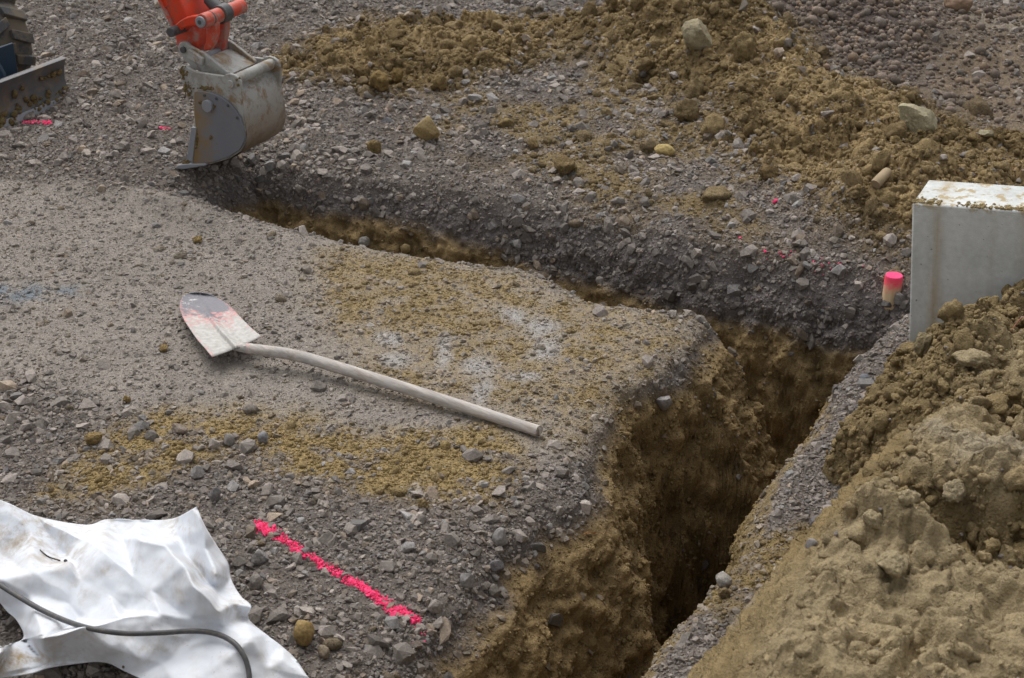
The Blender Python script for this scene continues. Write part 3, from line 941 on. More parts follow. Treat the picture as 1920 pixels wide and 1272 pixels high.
SAND = (0.36, 0.27, 0.13); PALE = (0.33, 0.29, 0.19)
C_ = tuple(CLAYC); G_ = tuple(GREY); GL = (0.25, 0.235, 0.225); GD = (0.13, 0.12, 0.12)
ROCKS = [
    ('sandstone_block', 'yellow brown sandstone block leaning on edge above the trench bank, right of the bucket', 'stone', 804, 246, 50, 56, 'slab', SAND, 3, dict(deep=0.7, tilt=(12, -32), rot=8)),
    ('clay_clod', 'single round brown clay ball on grey gravel just left of the leaning sandstone block', 'clod', 703, 276, 31, 30, 'clod', C_, 5, {}),
    ('boulder', 'fist sized rusty brown boulder on the gravel between white sheet and pink line', 'stone', 572, 1186, 47, 52, 'round', (0.27, 0.185, 0.075), 7, dict(sink=0.15)),
    ('stone', 'brown grey stone lying just below the rusty boulder beside the white sheet', 'stone', 607, 1221, 29, 25, 'round', (0.21, 0.165, 0.115), 8, {}),
    ('pale_boulder', 'large pale greenish boulder sitting on the clay heap', 'stone', 1716, 220, 84, 58, 'slab', PALE, 12, dict(deep=0.9, tilt=(10, 12))),
    ('pale_stone', 'long pale stone lying flat on brown ground right of the pale boulder', 'stone', 1852, 248, 46, 17, 'slab', PALE, 14, dict(deep=0.5, tilt=(0, 12))),
    ('reddish_boulder', 'big reddish brown boulder at the back of the yard', 'stone', 1793, 8, 62, 38, 'round', (0.20, 0.13, 0.085), 15, {}),
    ('clay_clod', 'large yellow clod at the left tip of the clay heap, biggest of three together', 'clod', 713, 156, 54, 44, 'clod', (0.26, 0.18, 0.075), 17, dict(sink=0.2)),
    ('clay_clod', 'small yellow clod touching the right side of the largest clod of three', 'clod', 747, 143, 28, 34, 'clod', (0.22, 0.15, 0.06), 18, dict(sink=0.2)),
    ('clay_clod', 'brown clod touching the left side of the largest clod of three', 'clod', 678, 138, 34, 34, 'clod', (0.20, 0.14, 0.065), 19, dict(sink=0.2)),
    ('clay_clod', 'squarish clay clod standing alone on gravel right of three clods together', 'clod', 823, 157, 36, 34, 'clod', (0.22, 0.155, 0.07), 20, {}),
    ('clay_clod', 'dark brown clod with an overhang at the inner edge of the clay heap', 'clod', 1287, 206, 62, 44, 'clod', (0.185, 0.135, 0.07), 21, {}),
    ('clay_clod', 'wide dark brown clod half buried in mixed gravel above the trench crossing', 'clod', 1058, 310, 58, 36, 'clod', (0.19, 0.135, 0.065), 22, dict(mud=0)),
    ('clay_clod', 'rounded tan clod on mixed gravel behind the trench, up and left of a wide clod', 'clod', 1000, 271, 28, 27, 'clod', (0.24, 0.17, 0.085), 23, {}),
    ('yellow_stone', 'bright yellow stone on the gravel at the foot of the clay heap', 'stone', 1246, 282, 40, 24, 'round', (0.36, 0.27, 0.11), 24, {}),
    ('clay_clod', 'upright brown clod at the clay heap foot, upper of two near one another', 'clod', 1401, 248, 28, 38, 'clod', (0.20, 0.14, 0.065), 25, {}),
    ('clay_clod', 'rounded tan clod at the clay heap foot, lower of two near one another', 'clod', 1413, 279, 26, 27, 'clod', (0.25, 0.18, 0.085), 26, {}),
    ('clay_clod', 'dark wet clod at the clay heap foot with grey stones in front', 'clod', 1441, 325, 44, 30, 'clod', (0.16, 0.11, 0.05), 27, {}),
    ('grey_stone', 'angular grey stone poking out of the crumbling edge where the trenches meet', 'stone', 1242, 757, 34, 40, 'angular', GL, 31, dict(tilt=(20, 30), sink=0.2)),
    ('grey_stone', 'large pale grey stone set in the gravel slope above the clay trench wall', 'stone', 940, 1004, 34, 40, 'angular', GL, 32, dict(sink=0.4)),
    ('dark_stone', 'dark grey stone jutting from the slope above the clay wall, right of the pink line', 'stone', 930, 1063, 32, 28, 'angular', GD, 33, dict(sink=0.2)),
    ('grey_stone', 'upright pale stone in the gravel slope, left of and below a dark jutting stone', 'stone', 875, 1086, 30, 38, 'angular', GL, 34, dict(sink=0.3)),
    ('grey_stone', 'blunt grey stone in the gravel just right of the end of the pink line', 'stone', 817, 1137, 30, 30, 'round', G_, 35, {}),
    ('grey_stone', 'grey stone standing in the strip of yellow crumbs below the shovel handle', 'stone', 429, 825, 27, 28, 'angular', (0.23, 0.21, 0.19), 36, {}),
    ('grey_stone', 'bluish grey stone right of another grey stone in the yellow crumbs', 'stone', 494, 820, 26, 25, 'round', (0.20, 0.195, 0.20), 37, {}),
    ('brown_stone', 'flat brown grey stone in the yellow crumbs, left of two grey stones', 'stone', 335, 803, 38, 20, 'slab', (0.20, 0.16, 0.13), 38, {}),
    ('brown_stone', 'brown grey stone lying on bare gravel below the shovel handle middle', 'stone', 470, 766, 30, 20, 'round', (0.19, 0.165, 0.14), 39, {}),
    ('clay_clod', 'yellow clay ball at the left end of the strip of crumbs', 'clod', 177, 821, 36, 27, 'clod', (0.27, 0.19, 0.085), 40, {}),
    ('grey_stone', 'cubic grey stone in gravel between the crumbs and the white sheet', 'stone', 372, 886, 28, 28, 'angular', GL, 41, {}),
    ('grey_stone', 'grey stone standing on edge in gravel right of a cubic grey stone', 'stone', 405, 927, 26, 34, 'angular', (0.20, 0.19, 0.185), 42, {}),
    ('clay_clod', 'round tan clay ball at the lower edge of the crumbs above the pink line', 'clod', 793, 944, 26, 24, 'clod', (0.27, 0.20, 0.10), 43, {}),
    ('grey_stone', 'flat grey stone on its side near the corner of the white sheet', 'stone', 485, 1042, 34, 30, 'slab', GL, 44, dict(tilt=(0, -20))),
    ('grey_stone', 'tall pale grey stone close to the right tip of the white sheet', 'stone', 480, 1092, 28, 36, 'round', (0.24, 0.215, 0.19), 45, {}),
    ('grey_stone', 'broad flat stone in gravel right of the pink line middle', 'stone', 763, 1026, 32, 20, 'slab', GL, 46, {}),
    ('pale_stone', 'pale rounded stone on the gravel strip between narrow trench and clay bank', 'stone', 1356, 1088, 37, 30, 'round', (0.27, 0.25, 0.225), 47, dict(sink=0.15)),
    ('clay_clod', 'brown clay ball just below the pale stone on the narrow gravel strip', 'clod', 1359, 1112, 26, 24, 'clod', (0.19, 0.14, 0.075), 48, {}),
    ('dark_stone', 'dark grey stone on the narrow gravel strip at the foot of the clay bank', 'stone', 1534, 977, 38, 27, 'round', (0.125, 0.115, 0.115), 49, {}),
    ('dark_stone', 'smooth bluish stone on the fine gravel strip in front of the concrete block', 'stone', 1621, 709, 23, 17, 'round', (0.15, 0.155, 0.17), 50, {}),
    ('grey_stone', 'grey angular stone beside the foot of the clay bank on the narrow strip', 'stone', 1520, 1020, 25, 24, 'angular', GL, 51, {}),
    ('clay_clod', 'oblong clay clod leaning against the lower corner of the concrete block', 'clod', 1727, 654, 36, 52, 'clod', (0.235, 0.19, 0.11), 52, dict(tilt=(0, 18), sink=0.15, mat=1)),
    ('clay_clod', 'wide pale clay slab on the bank in front of the concrete block', 'clod', 1822, 668, 74, 30, 'clod', (0.30, 0.24, 0.145), 53, dict(mat=1, sink=0.45)),
    ('clay_clod', 'pale rounded clod on the brow of the clay bank beside the gully', 'clod', 1705, 928, 48, 34, 'clod', (0.31, 0.25, 0.15), 54, dict(mat=1, sink=0.55)),
    ('clay_clod', 'flat pale dry clod topping the clay bank right of a rounded clod', 'clod', 1786, 915, 62, 46, 'clod', (0.33, 0.27, 0.17), 55, dict(mat=1, sink=0.4)),
    ('clay_clod', 'thick clod lying in the hollow across the clay bank', 'clod', 1672, 1052, 78, 44, 'clod', (0.31, 0.25, 0.15), 56, dict(mat=1, sink=0.55)),
    ('clay_clod', 'cracked clod at the left brow of the hollow in the clay bank', 'clod', 1636, 972, 46, 38, 'clod', (0.31, 0.25, 0.15), 57, dict(mat=1, sink=0.55)),
    ('grey_stone', 'light stone lying on grey gravel right of the three clods', 'stone', 890, 186, 30, 16, 'slab', GL, 58, {}),
    ('grey_stone', 'grey block on top of gravel just behind the squarish clay clod', 'stone', 874, 154, 18, 15, 'angular', GL, 59, {}),
    ('dark_stone', 'dark slate flake on grey gravel above the lone clay ball', 'stone', 728, 227, 27, 14, 'slab', (0.12, 0.115, 0.12), 60, {}),
    ('clay_clod', 'yellow clod lying alone on the trodden ground just behind the shovel blade', 'clod', 371, 449, 24, 15, 'clod', (0.27, 0.19, 0.08), 61, {}),
    ('clay_clod', 'small yellow clod on bare ground left of the shovel blade shoulder', 'clod', 307, 653, 24, 13, 'clod', (0.26, 0.18, 0.08), 62, {}),
    ('clay_clod', 'yellow clay ball on bare gravel below the shovel blade', 'clod', 238, 749, 17, 17, 'clod', (0.26, 0.18, 0.08), 63, {}),
    ('pale_stone', 'pale rounded stone on the near lip of the far trench, left of a yellow one', 'stone', 683, 455, 24, 22, 'round', (0.25, 0.235, 0.215), 64, {}),
    ('clay_slab', 'big smooth pale slab of clay lying on top of the clay heap', 'clod', 1306, 66, 78, 58, 'slab', (0.34, 0.29, 0.19), 71, dict(deep=0.8, tilt=(-18, 10), rot=20, sink=0.3, mat=1)),
    ('clay_clod', 'massive upright clod on the heap just right of the pale clay slab', 'clod', 1390, 88, 60, 60, 'clod', (0.25, 0.185, 0.09), 72, dict(sink=0.3)),
    ('grey_stone', 'grey stone leaning on the right side of the foot of the pink topped stake', 'stone', 1687, 561, 30, 24, 'angular', (0.19, 0.172, 0.16), 81, dict(sink=0.2)),
    ('dark_stone', 'dark stone at the left front of the foot of the pink topped stake', 'stone', 1662, 572, 22, 15, 'angular', (0.14, 0.128, 0.122), 82, dict(sink=0.2)),
    ('yellow_stone', 'yellow stone sitting on the near lip of the far trench', 'stone', 758, 465, 26, 19, 'angular', (0.30, 0.225, 0.11), 65, {}),
]
for nm, lb, ct, px, py, w, h, kd, cl, sd, kw in ROCKS:
    kw = dict(kw)
    if kw.get('mat') == 1: kw['mat'] = M_MUD
    rock(nm, lb, ct, px, py, w, h, kd, cl, sd, **kw)

# ------------------------------------------------------------------ sprayed pink marks
pm = NT('pink_paint', 0.75, 0.3)
pn_ = pm.noise(90, 4, 0.7)
pm.base(pm.mix(pm.ramp(pn_, [(0.45, 0.0), (0.75, 0.55)]), PINK, (0.70, 0.10, 0.19))).bump(pm.noise(200, 4, 0.7), 0.7, 0.004)
M_PINK = pm.m
CHIP = hull_protos(10, 77, 13, 0.8)


def paint(name, label, segs, kind=None, own=()):
    """painted stones and crumbs along lines of ground points given in photo pixels: (path, width, number, smallest, largest)"""
    PP, SS = [], []
    for path, width, n, smin, smax in segs:
        pts = [hit(px, py, False) for px, py in path]
        S = spline(pts, 200)
        base = S[(RNG.random(n) * (len(S) - 1)).astype(int)]
        off = RNG.normal(size=(n, 2)) * width * 0.42
        x, y = base[:, 0] + off[:, 0], base[:, 1] + off[:, 1]
        PP.append(np.stack([x, y, gz(x, y) + 0.003], -1)); SS.append(smin + (smax - smin) * RNG.random(n) ** 3)
    pos = np.concatenate(PP).astype(np.float32); sz = np.concatenate(SS)
    nor = np.tile(np.array([[0, 0, 1]], np.float32), (len(pos), 1))
    for p_, n_, s_ in own:
        pos = np.concatenate([pos, p_]); nor = np.concatenate([nor, n_]); sz = np.concatenate([sz, s_ * 1.05])
    o = build_pieces(name, CHIP, pos, nor, sz, np.ones((len(pos), 3), np.float32), M_PINK, 0.42, 0.8)
    return tag(o, label, 'paint mark', None, kind)


paint('paint_line', 'long bright pink sprayed line over gravel between white sheet and trench',
      [(LINE, 0.017, 1500, 0.0016, 0.0048), ([(486, 985), (508, 1000)], 0.022, 160, 0.002, 0.012), ([(684, 1108), (700, 1120)], 0.014, 24, 0.004, 0.014), ([(715, 1130), (778, 1163)], 0.026, 120, 0.002, 0.008), ([(768, 1160), (782, 1168)], 0.008, 14, 0.005, 0.012)], own=PAINTED)
paint('paint_specks', 'scattered pink specks trailing off below the long sprayed line', [([(778, 1175), (792, 1200), (752, 1232)], 0.026, 30, 0.002, 0.006)], 'stuff')
paint('paint_mark', 'short pink dash on gravel at the foot of the dozer blade', [([(48, 230), (72, 231), (96, 234)], 0.022, 150, 0.003, 0.010)])
paint('paint_mark', 'small pink spot on the gravel bank left of the bucket teeth', [([(302, 242), (316, 243)], 0.012, 40, 0.004, 0.010)])
paint('paint_mark', 'single pink painted stone on the gravel beyond the far trench', [([(1452, 380), (1453, 380)], 0.0005, 1, 0.020, 0.020)])
paint('paint_specks', 'row of pink flecks along the far rim, left of the wooden stake', [([(1394, 460), (1452, 478), (1490, 482), (1530, 497), (1560, 500), (1645, 508)], 0.030, 60, 0.002, 0.008)], 'stuff')

# ------------------------------------------------------------------ shovel
sm = NT('shovel_steel', 0.55, 0.4)
gx = sm.n('ShaderNodeSeparateXYZ', Vector=sm.attr('Col')).outputs
wear = sm.math('ADD', gx[0], sm.math('MULTIPLY', sm.math('SUBTRACT', sm.noise(34, 5, 0.7), 0.5), 0.55))
mcol_ = sm.mix(sm.ramp(sm.noise(60, 4, 0.6), [(0.3, 0.0), (0.7, 1.0)]), (0.34, 0.325, 0.30), (0.53, 0.515, 0.49))
pinkm = sm.math('MULTIPLY', sm.ramp(wear, [(0.44, 0.0), (0.52, 1.0), (0.60, 1.0), (0.64, 0.0)]), sm.ramp(sm.noise(75, 3, 0.7), [(0.47, 0.0), (0.53, 1.0)]))
steelm = sm.ramp(wear, [(0.55, 0.0), (0.62, 1.0)])
c_ = sm.mix(steelm, mcol_, sm.mix(sm.noise(140, 3, 0.6), (0.105, 0.10, 0.115), (0.24, 0.235, 0.26)))
c_ = sm.mix(sm.math('MULTIPLY', sm.ramp(sm.noise(48, 5, 0.75), [(0.56, 0.0), (0.63, 1.0)]), gx[1]), c_, (0.58, 0.565, 0.53))
c_ = sm.mix(sm.math('MULTIPLY', pinkm, 0.6), c_, (0.60, 0.20, 0.19))
c_ = sm.mix(sm.math('MULTIPLY', gx[2], sm.ramp(sm.noise(45, 4, 0.7), [(0.47, 0.0), (0.62, 0.8)])), c_, (0.58, 0.24, 0.23))
c_ = sm.mix(sm.ramp(sm.noise(150, 3, 0.7), [(0.66, 0.0), (0.72, 0.6)]), c_, (0.17, 0.13, 0.09))
sm.base(c_).bump(sm.noise(120, 4, 0.6), 0.25, 0.002)
wm_ = NT('ash_wood', 0.75, 0.2)
mp = wm_.n('ShaderNodeMapping', Vector=wm_.co)
mp.inputs['Rotation'].default_value = (0, 0, math.radians(38))
mp2 = wm_.n('ShaderNodeMapping', Vector=mp.outputs[0]); mp2.inputs['Scale'].default_value = (4, 60, 60)
gr = wm_.noise(1.4, 6, 0.75, vec=mp2.outputs[0])
wm_.base(wm_.mix(wm_.ramp(wm_.noise(14, 4, 0.6), [(0.42, 0.0), (0.7, 0.55)]), wm_.mix(wm_.ramp(gr, [(0.36, 0.0), (0.62, 1.0)]), (0.30, 0.255, 0.22), (0.56, 0.515, 0.47)), (0.38, 0.37, 0.37))).bump(gr, 0.25, 0.001)

shovel = empty('shovel', hit(700, 700))
tag(shovel, 'long wooden handled shovel with pink stained steel blade lying on the gravel', 'shovel')
SL = Vector(shovel.location)
zg = lambda px, py: hit(px, py, False).z
left_e = [(398, 669), (384, 652), (370, 636), (356, 616), (347, 602), (340, 588), (337, 576), (338, 566), (342, 558), (352, 551), (364, 549.5), (374, 550)]
right_e = [(490, 631), (478, 621), (466, 610), (455, 599), (446, 590), (438, 581), (430, 573), (422, 567), (412, 561), (402, 556), (388, 551.5), (376, 550)]
LE, RE = spline([(x_, y_, 0) for x_, y_ in left_e], 40), spline([(x_, y_, 0) for x_, y_ in right_e], 40)
nu, nv = 33, 40
zb = zg(370, 600)
BV, BC = [], []
sock_px = np.array([444.0, 651.0])
for j_ in range(nv):
    v_ = j_ / (nv - 1)
    for i_ in range(nu):
        u_ = i_ / (nu - 1)
        q = LE[j_] * (1 - u_) + RE[j_] * u_
        s_ = 2 * u_ - 1
        z_ = zb + 0.040 * (1 - v_) ** 1.1 + 0.010 + 0.014 * abs(s_) ** 2.2 * (1 - 0.4 * v_) + 0.010 * v_ ** 3
        ridge = math.exp(-(s_ / 0.10) ** 2) * max(0, 1 - v_ / 0.62)
        z_ += 0.016 * ridge - 0.006 * math.exp(-((abs(s_) - 0.20) / 0.08) ** 2) * max(0, 1 - v_ / 0.6)
        qx, qy = q[0], q[1]
        if v_ < 0.12:                                        # shoulders dip towards the socket
            k_ = (1 - v_ / 0.12) * (1 - abs(s_))
            qx += 1.5 * k_; qy += 2.0 * k_
        BV.append(at(qx, qy, z_) - SL)
        BC.append((v_ * 0.86 + 0.235 + 0.05 * math.sin(s_ * 3 + 1), 1.0 if (s_ < -0.2 and v_ > 0.5) else 0.0, 1.0 if abs(s_) > 0.93 and v_ < 0.75 else 0.0))
bi = np.arange(nu * nv).reshape(nv, nu)
BF = np.stack([bi[:-1, :-1], bi[:-1, 1:], bi[1:, 1:], bi[1:, :-1]], -1).reshape(-1, 4)
blade = np_mesh('blade', np.array([list(p) for p in BV]), BF, sm.m, np.array(BC, np.float32), parent=shovel)
sol = blade.modifiers.new('thick', 'SOLIDIFY'); sol.thickness = 0.0028; sol.offset = -1
# socket and handle
zh = zb
soc = [(441, 651.5, 0.042), (452, 652.5, 0.047), (463, 653.5, 0.049), (473, 655, 0.049)]
bm = bmesh.new()
tube_into(bm, [at(x_, y_, zh + z_) - SL for x_, y_, z_ in spline(soc, 14)], list(np.linspace(0.011, 0.0172, 14)), 18)
sk = bm_obj('socket', bm, sm.m, shovel)
ca_ = sk.data.attributes.new('Col', 'FLOAT_COLOR', 'POINT')
nvs = len(sk.data.vertices)
for q_ in range(nvs): ca_.data[q_].color = (0.0, 0.0, 1.0 if q_ > nvs * 0.62 else 0.25, 1)
bm = bmesh.new(); rv = at(458, 649.5, zh + 0.063) - SL
tube_into(bm, [rv, rv + Vector((0, -0.001, 0.003))], 0.004, 12)
bm_obj('rivet', bm, sm.m, shovel)
hp = [(471, 654.6, 0.049), (490, 657, 0.050), (518, 660.5, 0.049), (548, 665.5, 0.046)] + [(x_, 692 + 0.316 * (x_ - 640) - 1.5 * math.sin((x_ - 580) / 428 * math.pi), 0.016 + 0.026 * ((1008 - x_) / 428.0) ** 1.4) for x_ in range(580, 1009, 53)] + [(1009, 808.2, 0.016)]
zs_ = zg(1000, 812)
hs_ = spline(hp, 60)
pts_ = [at(x_, y_, z_ + zh + (zs_ - zh) * min(1, max(0, (x_ - 471) / 537.0)) + 0.004) - SL for x_, y_, z_ in hs_]
bm = bmesh.new()
rr = [0.0160 + 0.0016 * math.sin(math.pi * min(1, k_ / 59 * 1.15)) for k_ in range(60)]
rr[-1] = 0.0142
tube_into(bm, pts_, rr, 20)
bm_obj('handle', bm, wm_.m, shovel, bevel=0.002)

# ------------------------------------------------------------------ concrete block standing in the clay
cm = NT('concrete', 0.85, 0.25)
cb_ = cm.mix(cm.ramp(cm.noise(5, 5, 0.6), [(0.3, 0.0), (0.7, 1.0)]), (0.45, 0.465, 0.455), (0.62, 0.635, 0.625))
sx = cm.n('ShaderNodeSeparateXYZ', Vector=cm.co).outputs
mp = cm.n('ShaderNodeMapping', Vector=cm.co); mp.inputs['Scale'].default_value = (22, 22, 2.2)
run = cm.noise(1.0, 5, 0.6, vec=mp.outputs[0])


def band(x_, c, w):
    d_ = cm.math('ABSOLUTE', cm.math('SUBTRACT', x_, c))
    return cm.ramp(d_, [(0.0, 1.0), (w, 0.0)])


xw = cm.math('ADD', sx[0], cm.math('MULTIPLY', cm.math('SUBTRACT', cm.noise(9, 3), 0.5), 0.03))
streak = cm.math('MULTIPLY', cm.math('MAXIMUM', band(xw, 0.072, 0.030), cm.math('MAXIMUM', cm.math('MULTIPLY', band(xw, 0.325, 0.03), 0.9), cm.math('MULTIPLY', band(xw, 0.235, 0.015), 0.5))), cm.ramp(run, [(0.35, 0.15), (0.65, 0.9)]))
cb_ = cm.mix(cm.math('MULTIPLY', streak, 0.75), cb_, (0.34, 0.245, 0.115))
cb_ = cm.mix(1.0, cb_, cm.ramp(cm.noise(48, 5, 0.7), [(0.3, 0.88), (0.7, 1.1)]), 'MULTIPLY')
cb_ = cm.mix(cm.ramp(cm.math('ADD', cm.math('SUBTRACT', 0.06, sx[2]), cm.math('MULTIPLY', cm.noise(10, 4), 0.12)), [(0.02, 0.0), (0.16, 0.75)]), cb_, (0.27, 0.22, 0.13))
edge = cm.math('MULTIPLY', cm.ramp(sx[2], [(0.455, 0.0), (0.475, 1.0)]), cm.ramp(cm.noise(26, 4, 0.7), [(0.52, 0.0), (0.58, 0.9)]))
cb_ = cm.mix(edge, cb_, (0.36, 0.28, 0.15))
hole = cm.ramp(cm.noise(75, 2, 0.5), [(0.70, 0.0), (0.74, 0.8)])
cb_ = cm.mix(hole, cb_, (0.17, 0.16, 0.15))
cm.base(cb_).bump(cm.noise(190, 4, 0.6), 0.5, 0.0025).bump(cm.noise(40, 4, 0.6), 0.35, 0.004)
p0 = at(1703.5, 657, 0.0)
bm = bmesh.new()
L_, T_, H_ = 1.6, 0.215, 0.478
nx, ny, nz_ = 54, 9, 26
bmesh.ops.create_cube(bm, size=1.0)
bmesh.ops.scale(bm, vec=(L_, T_, H_ + 0.35), verts=bm.verts)
bmesh.ops.translate(bm, vec=(L_ / 2, T_ / 2, (H_ - 0.35) / 2), verts=bm.verts)
block = bm_obj('concrete_block', bm, cm.m, None, bevel=0.006)
block.location = p0
block.rotation_euler = (Matrix.Rotation(-TH, 3, 'Z') @ Matrix.Rotation(math.radians(-5.6), 3, 'Y')).to_euler()
tag(block, 'pale grey concrete wall block with rusty clay runs standing in the clay bank', 'concrete block')
# dried clay left on its upper edge
n_ = 700
lx = RNG.random(n_) * 0.9; lx[:60] = RNG.random(60) * 0.06
ly = np.abs(RNG.normal(size=n_)) * 0.018 * (0.4 + 0.9 * sstep(-.2, .3, perlin(lx * 9, lx * 0 + 2.0)))
keep = (perlin(lx * 7 + 3, lx * 0) > -0.12) | (lx < 0.07)
lx, ly = lx[keep], ly[keep]
Mb = np.array(block.rotation_euler.to_matrix())
loc = np.stack([lx, ly + 0.002, np.full_like(lx, H_ + 0.0005)], -1) @ Mb.T + np.array(p0)
mudo = build_pieces('clay_crust', LUMP, loc.astype(np.float32), np.tile(Mb[:, 2][None], (len(lx), 1)), 0.0018 + 0.0065 * RNG.random(len(lx)) ** 2.5, np.tile(np.array([[0.34, 0.26, 0.135]], np.float32), (len(lx), 1)), M_CLAY, 0.35, 0.5, smooth=True)
mudo['kind'] = 'stuff'
mudo.parent = block
mudo.matrix_parent_inverse = block.matrix_basis.inverted()

# ------------------------------------------------------------------ survey stake with a pink top
stk = empty('stake', hit(1676, 545, False))
tag(stk, 'wooden survey stake with pink sprayed top at the rim beside the concrete block', 'stake')
wst = NT('stake_wood', 0.8, 0.2)
gz_ = wst.n('ShaderNodeSeparateXYZ', Vector=wst.co).outputs[2]
mp = wst.n('ShaderNodeMapping', Vector=wst.co); mp.inputs['Scale'].default_value = (60, 60, 6)
wg = wst.noise(1.3, 4, 0.6, vec=mp.outputs[0])
wc = wst.mix(wg, (0.50, 0.33, 0.16), (0.68, 0.55, 0.38))
spray = wst.ramp(wst.math('ADD', wst.math('ADD', gz_, 0.2), wst.math('MULTIPLY', wst.math('SUBTRACT', wst.noise(60, 4), 0.5), 0.06)), [(0.145, 0.0), (0.185, 1.0)])
wst.base(wst.mix(spray, wc, (0.90, 0.09, 0.14)))
top = at(1678, 524, 0.0)
d_ = ray(1678, 524); t_ = top.length
tt = Vector((1.290, 4.570, 0.010))
stk.location = tt
bm = bmesh.new()
tube_into(bm, [(0.0, 0, -0.30), (0, 0, -0.004), (0, 0, 0.0)], [0.030, 0.0305, 0.029], 24)
bm_obj('post', bm, wst.m, stk)
bm = bmesh.new()
tube_into(bm, [(0, 0, 0.0006), (0, 0, 0.0040)], [0.0296, 0.028], 24)
capo = bm_obj('painted_top', bm, M_PINK, stk)

# ------------------------------------------------------------------ pieces of wood and roots
def stick(name, label, cat, path, r0, r1, c0, c1, lift=0.004):
    m_ = NT(name + '_bark', 0.8, 0.2)
    m_.base(m_.mix(m_.noise(60, 4, 0.6), c0, c1)).bump(m_.noise(150, 3), 0.4, 0.001)
    pts = [hit(px, py) for px, py in path]
    o0 = pts[0].copy()
    S = spline([p - o0 + Vector((0, 0, lift + (k % 2) * 0.006)) for k, p in enumerate(pts)], 16)
    bm = bmesh.new(); tube_into(bm, S, list(np.linspace(r0, r1, 16)), 10)
    o = bm_obj(name, bm, m_.m); o.location = o0
    return tag(o, label, cat)


stick('root', 'thin reddish root sticking out of the clay bank below the concrete block', 'root', [(1925, 600), (1910, 613), (1896, 626), (1893, 632)], 0.0022, 0.0012, (0.19, 0.07, 0.045), (0.26, 0.11, 0.07), 0.012)
stick('root', 'short orange root in the clay wall of the narrow trench', 'root', [(1093, 1007), (1105, 1006), (1118, 1005)], 0.0016, 0.001, (0.28, 0.11, 0.04), (0.36, 0.16, 0.06), 0.006)
stick('wood_piece', 'broken round wood piece lying among clods left of the concrete block', 'wood', [(1640, 356), (1649, 348), (1661, 338)], 0.020, 0.019, (0.27, 0.20, 0.12), (0.36, 0.28, 0.18), 0.018)

# ------------------------------------------------------------------ white sheet
fm = NT('white_fleece', 0.85, 0.15)
fb = fm.mix(fm.ramp(fm.noise(6, 4, 0.6), [(0.3, 0.0), (0.7, 1.0)]), (0.62, 0.65, 0.70), (0.68, 0.705, 0.75))
dl_ = fm.attr('dirt', 'Fac')
dirt = fm.math('MULTIPLY', fm.ramp(fm.noise(20, 6, 0.72), [(0.44, 0.0), (0.64, 0.85)]), dl_)
fb = fm.mix(dirt, fb, (0.33, 0.25, 0.15))
spk = fm.math('MULTIPLY', fm.ramp(fm.noise(85, 4, 0.7), [(0.66, 0.0), (0.71, 0.8)]), fm.ramp(fm.noise(5, 3), [(0.45, 0.0), (0.6, 1.0)]))
fb = fm.mix(spk, fb, (0.20, 0.17, 0.14))
fm.base(fb).bump(fm.noise(700, 2, 0.5), 0.12, 0.001).bump(fm.noise(26, 3, 0.5), 0.18, 0.003)
fm.b.inputs['Sheen Weight'].default_value = 0.1

BACK = [(-230, 925), (-90, 928), (0, 938), (70, 968), (160, 984), (200, 974), (260, 975), (322, 973), (369, 950)]
RIGHT = [(369, 950), (384, 985), (405, 1020), (428, 1056), (434, 1088), (452, 1118), (471, 1136), (466, 1160), (500, 1190), (530, 1213), (556, 1238), (585, 1282), (625, 1345)]
FRONT = [(-330, 1330), (-150, 1300), (0, 1272), (60, 1262), (100, 1250), (190, 1242), (240, 1262), (330, 1300), (450, 1330), (625, 1345)]
LEFT = [(-230, 925), (-120, 1000), (-40, 1085), (8, 1140), (32, 1165), (44, 1195), (20, 1208), (-30, 1222), (-160, 1260), (-330, 1330)]


def arc(pts, n):
    S = spline([(x_, y_, 0) for x_, y_ in pts], 400)[:, :2]
    L = np.concatenate([[0], np.cumsum(np.linalg.norm(np.diff(S, axis=0), axis=1))]); L /= L[-1]
    t = np.linspace(0, 1, n)
    return np.stack([np.interp(t, L, S[:, 0]), np.interp(t, L, S[:, 1])], -1)


nU, nW = 190, 170
bk_, fr_, lf_, rt_ = arc(BACK, nU), arc(FRONT, nU), arc(LEFT, nW), arc(RIGHT, nW)
U, W = np.meshgrid(np.linspace(0, 1, nU), np.linspace(0, 1, nW), indexing='ij')
U3, W3 = U[..., None], W[..., None]
PXY = (1 - W3) * bk_[:, None] + W3 * fr_[:, None] + (1 - U3) * lf_[None] + U3 * rt_[None] \
    - ((1 - U3) * (1 - W3) * bk_[0] + U3 * (1 - W3) * bk_[-1] + (1 - U3) * W3 * fr_[0] + U3 * W3 * fr_[-1])
sxp, syp = PXY[..., 0], PXY[..., 1]


